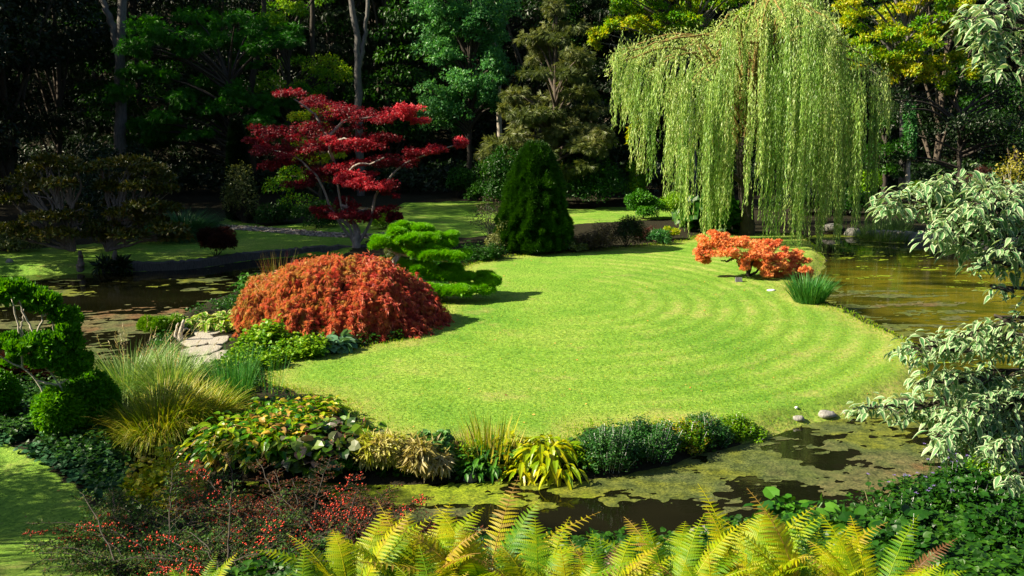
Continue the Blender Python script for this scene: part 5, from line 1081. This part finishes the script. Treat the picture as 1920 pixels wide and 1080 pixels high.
# variegated dogwood
def dogwood():
    g = R(700); base = at(2330, 6.2); root = thing('variegated_dogwood', 'variegated dogwood reaching in from the right with tiers of cream edged leaves', 'tree', base)
    br = MB(); P, D, N, S_ = [], [], [], []
    trunk = [base-[0, 0, .2], base+[-.05, 0, 1.2], base+[-.1, .1, 2.6], base+[-.1, .1, 4.2]]; tc = limb(br, trunk, .09, .04, g, 16, .01)
    tiers = [  # (px poly centreline from tip to trunk, half height, clusters, Y, leaf)
      ([(1800,40),(1850,30),(1900,25),(2050,60)], 34, 46, 5.6, .125), ([(1845,100),(1880,90),(1950,90),(2050,100)], 40, 34, 5.8, .12), ([(1835,70),(1870,55),(1960,60)], 20, 12, 5.7, .12),
      ([(1655,382),(1700,375),(1760,385),(1850,400),(2000,420)], 26, 90, 6.3, .115), ([(1745,352),(1800,350),(1860,360),(2000,380)], 26, 100, 6.6, .115), ([(1740,430),(1800,432),(1880,445),(2000,450)], 34, 90, 6.1, .115), ([(1820,385),(1880,390),(1960,400)], 40, 90, 6.3, .115), ([(1880,470),(1930,470),(2000,480)], 24, 30, 6.1, .115),
      ([(1822,500),(1870,495),(1930,500),(2000,500)], 12, 22, 6.0, .11), ([(1860,540),(1900,545),(1960,545)], 9, 10, 5.9, .11),
      ([(1685,655),(1740,650),(1800,660),(1880,650),(2000,640)], 22, 70, 6.4, .115), ([(1780,640),(1850,620),(1900,630),(2000,640)], 22, 50, 6.5, .115), ([(1860,612),(1900,604),(1960,600)], 8, 12, 6.3, .11),
      ([(1610,768),(1660,762),(1720,765),(1790,745),(1860,725),(2000,700)], 18, 60, 6.2, .115), ([(1720,722),(1790,715),(1860,712),(1960,700)], 26, 80, 6.4, .115), ([(1755,820),(1800,815),(1860,810),(1960,800)], 26, 80, 6.0, .115), ([(1780,775),(1840,765),(1900,760),(1990,760)], 30, 80, 6.2, .115), ([(1850,850),(1900,845),(1980,840)], 26, 40, 5.9, .115), ([(1890,900),(1930,890),(1990,880)], 18, 14, 5.8, .12)]
    for line, hh, nc, Y, lf in tiers:
        pts = [W(px, py, Y+.25*k_) for k_, (px, py) in enumerate(line)]; st = tc[np.argmin(np.abs(tc[:, 2]-(pts[-1][2]-.4)))]
        c = limb(br, [st]+pts[::-1], .018, .004, g, 26, .006, 5); cpx = curve([(x, y, 0) for x, y in line], 24)
        for q in range(int(nc*1.5)):
            k_ = int((g.random()**.85)*(len(cpx)-1)); x, y = cpx[k_, :2]; y += g.uniform(-1, 1)*hh*min(1, .25+k_/8); x += g.uniform(-12, 12); cpt = W(x, y, Y+.25*k_/len(cpx)*len(line)+g.normal(0, .16))
            near = c[np.argmin(np.linalg.norm(c-(cpt+[.25, 0, -.03]), axis=1))]; tube(br, [near, (near+cpt)/2+[0, 0, .015], cpt], [.005, .004, .002], 4)
            m = g.integers(3, 7); a = g.uniform(0, 6.3)+np.arange(m)*2.4; hd = np.stack([np.cos(a)-.25, np.sin(a), g.uniform(-.8, .3, m)], 1)
            P.append(np.repeat(cpt[None], m, 0)+hd*.012+g.normal(0, .03, (m, 3))); D.append(hd); N.append(g.normal(0, .5, (m, 3))+[0, 0, 1]); S_.append(lf*.68*g.uniform(.55, 1.15, m))
    part('branches', br, DARKB, root, True)
    P = np.vstack(P); f = MB(); n_ = len(P)
    ribbons(f, P, nrm(np.vstack(D)), np.concatenate(S_), np.concatenate(S_)*.50, g.uniform(.1, .75, n_), g, 5, prof=np.array([.12, .72, 1, .88, .5, .04]), fold=.3)
    part('foliage', f, leafmat('dogwood_leaf', [(.07, .18, .07), (.15, .28, .13), (.28, .42, .22)], .38, .45, .25, margin=((.54, .62, .38), .64), tint=(1.15, 1.1, .7)), root)
dogwood()
bush('pale_yellow_shrub', 'airy pale yellow leaved shrub on the far bank above the variegated tier', 'shrub', 1838, 450, 100, 150, 'leaf', .14, PALEY, 900, 710, nc=16, nst=2, bark=PALEB, base=np.array([*at(1838, 44)[:2], .2]))
bush('dark_red_shrub', 'dim red shrub left of the airy pale yellow one', 'shrub', 1790, 440, 60, 110, 'star3', .16, REDD, 1200, 711, nc=10, base=np.array([*at(1785, 47)[:2], .2]))
bush('yellow_green_shrub', 'yellow green shrub on the far bank right of the willow curtain', 'shrub', 1672, 440, 70, 80, 'leaf', .12, YELLOWG, 2200, 712, nc=12, base=np.array([*at(1672, 46)[:2], .2]))
bush('bright_bush', 'sunlit lime foliage seen through the right side of the willow', 'shrub', 1590, 432, 60, 80, 'leaf', .14, LIME, 1400, 713, nc=9, base=np.array([*at(1590, 51)[:2], .2]))
grass('reed_fringe', 'pale green reedy fringe at the far water edge right of the willow', 1655, 446, 1400, .9, .02, .3, .4, PALEG, 714, 1.1)
for q, (px, py, wd_, ht, mt) in enumerate(((1720, 440, 150, 70, DKGREEN), (1900, 445, 160, 90, DKGREEN), (1490, 430, 130, 60, DKGREEN), (1560, 425, 80, 50, MIDGREEN), (2000, 450, 160, 110, DKGREEN))):
    bush('far_bank_shrub', ('dark low shrubs behind the pale far wall', 'dark shrub on the far bank behind the variegated tier', 'dark shrub behind the willow trunk on its right', 'green low shrub behind the willow curtain', 'dark shrub at the far right end of the far bank')[q], 'shrub', px, py, wd_, ht, 'leaf', .14, mt, 4200, 720+q, nc=14, base=np.array([*at(px, 48)[:2], .2]))
g = R(790); k = 90000; P = np.stack([g.uniform(-6.5, 10, k), g.uniform(14.5, 30, k)], 1); P = P[poly_sd(P, LAWN) < -.02]; P = P[g.random(len(P)) < np.clip(1.6-P[:, 1]/22, .3, 1)]
e_ = np.repeat(LAWN, 1, 0); seg_ = []
for q in range(len(LAWN)):
    a, b = LAWN[q], LAWN[(q+1) % len(LAWN)]; m_ = int(np.linalg.norm(b-a)*170); t = g.random((m_, 1)); seg_.append(a+(b-a)*t+g.normal(0, .16, (m_, 2)))
E = np.vstack(seg_); E = E[(poly_sd(E, POND) > .03)]; mb = MB()
leaves(mb, 'slim', np.column_stack([P, gz(P)]), g.normal(0, .55, (len(P), 3))+[0, 0, .8], g.normal(0, 1, (len(P), 3)), g.uniform(.025, .05, len(P)), g.random(len(P)))
leaves(mb, 'slim', np.column_stack([E, gz(E)-.01]), g.normal(0, .4, (len(E), 3))+[0, 0, .9], g.normal(0, 1, (len(E), 3)), g.uniform(.03, .09, len(E)), g.random(len(E)))
single('lawn_grass', 'short bright green turf blades of the round lawn and its shaggy edge', 'grass', mb, leafmat('turf_blade', [(.10, .24, .02), (.18, .34, .03), (.28, .40, .05), (.42, .40, .12)], .4, .6, .15), kind='stuff')
# shade trees beyond the left edge, fallen leaves
dup(T1, (-15.8, 9.0, gz1(-15.8, 9.0)), 1.0, .53, 'leafy tree left of the near lawn throwing dappled shade on it')
dup(T1, (-12.6, 11.6, gz1(-12.6, 11.6)), 2.0, .37, 'second leafy tree left of the near lawn, the farther one from the viewer')
g = R(800); k = 420; P = np.stack([g.uniform(-9, 10, k), g.uniform(8, 34, k)], 1); P = P[(poly_sd(P, LAWN) < 0) | (poly_sd(P, NEARL) < 0)]
mb = MB(); leaves(mb, 'leaf', np.column_stack([P, gz(P)+.015]), g.normal(0, 1, (len(P), 3))*[1, 1, .1], g.normal(0, .3, (len(P), 3))+[0, 0, 1], g.uniform(.03, .06, len(P)), g.random(len(P)), wide=1.6)
single('fallen_leaves', 'scattered small fallen autumn leaves on the lawns', 'leaves', mb, leafmat('fallen_leaf', [(.45, .12, .03), (.6, .35, .08), (.25, .12, .05)], .1), kind='stuff')
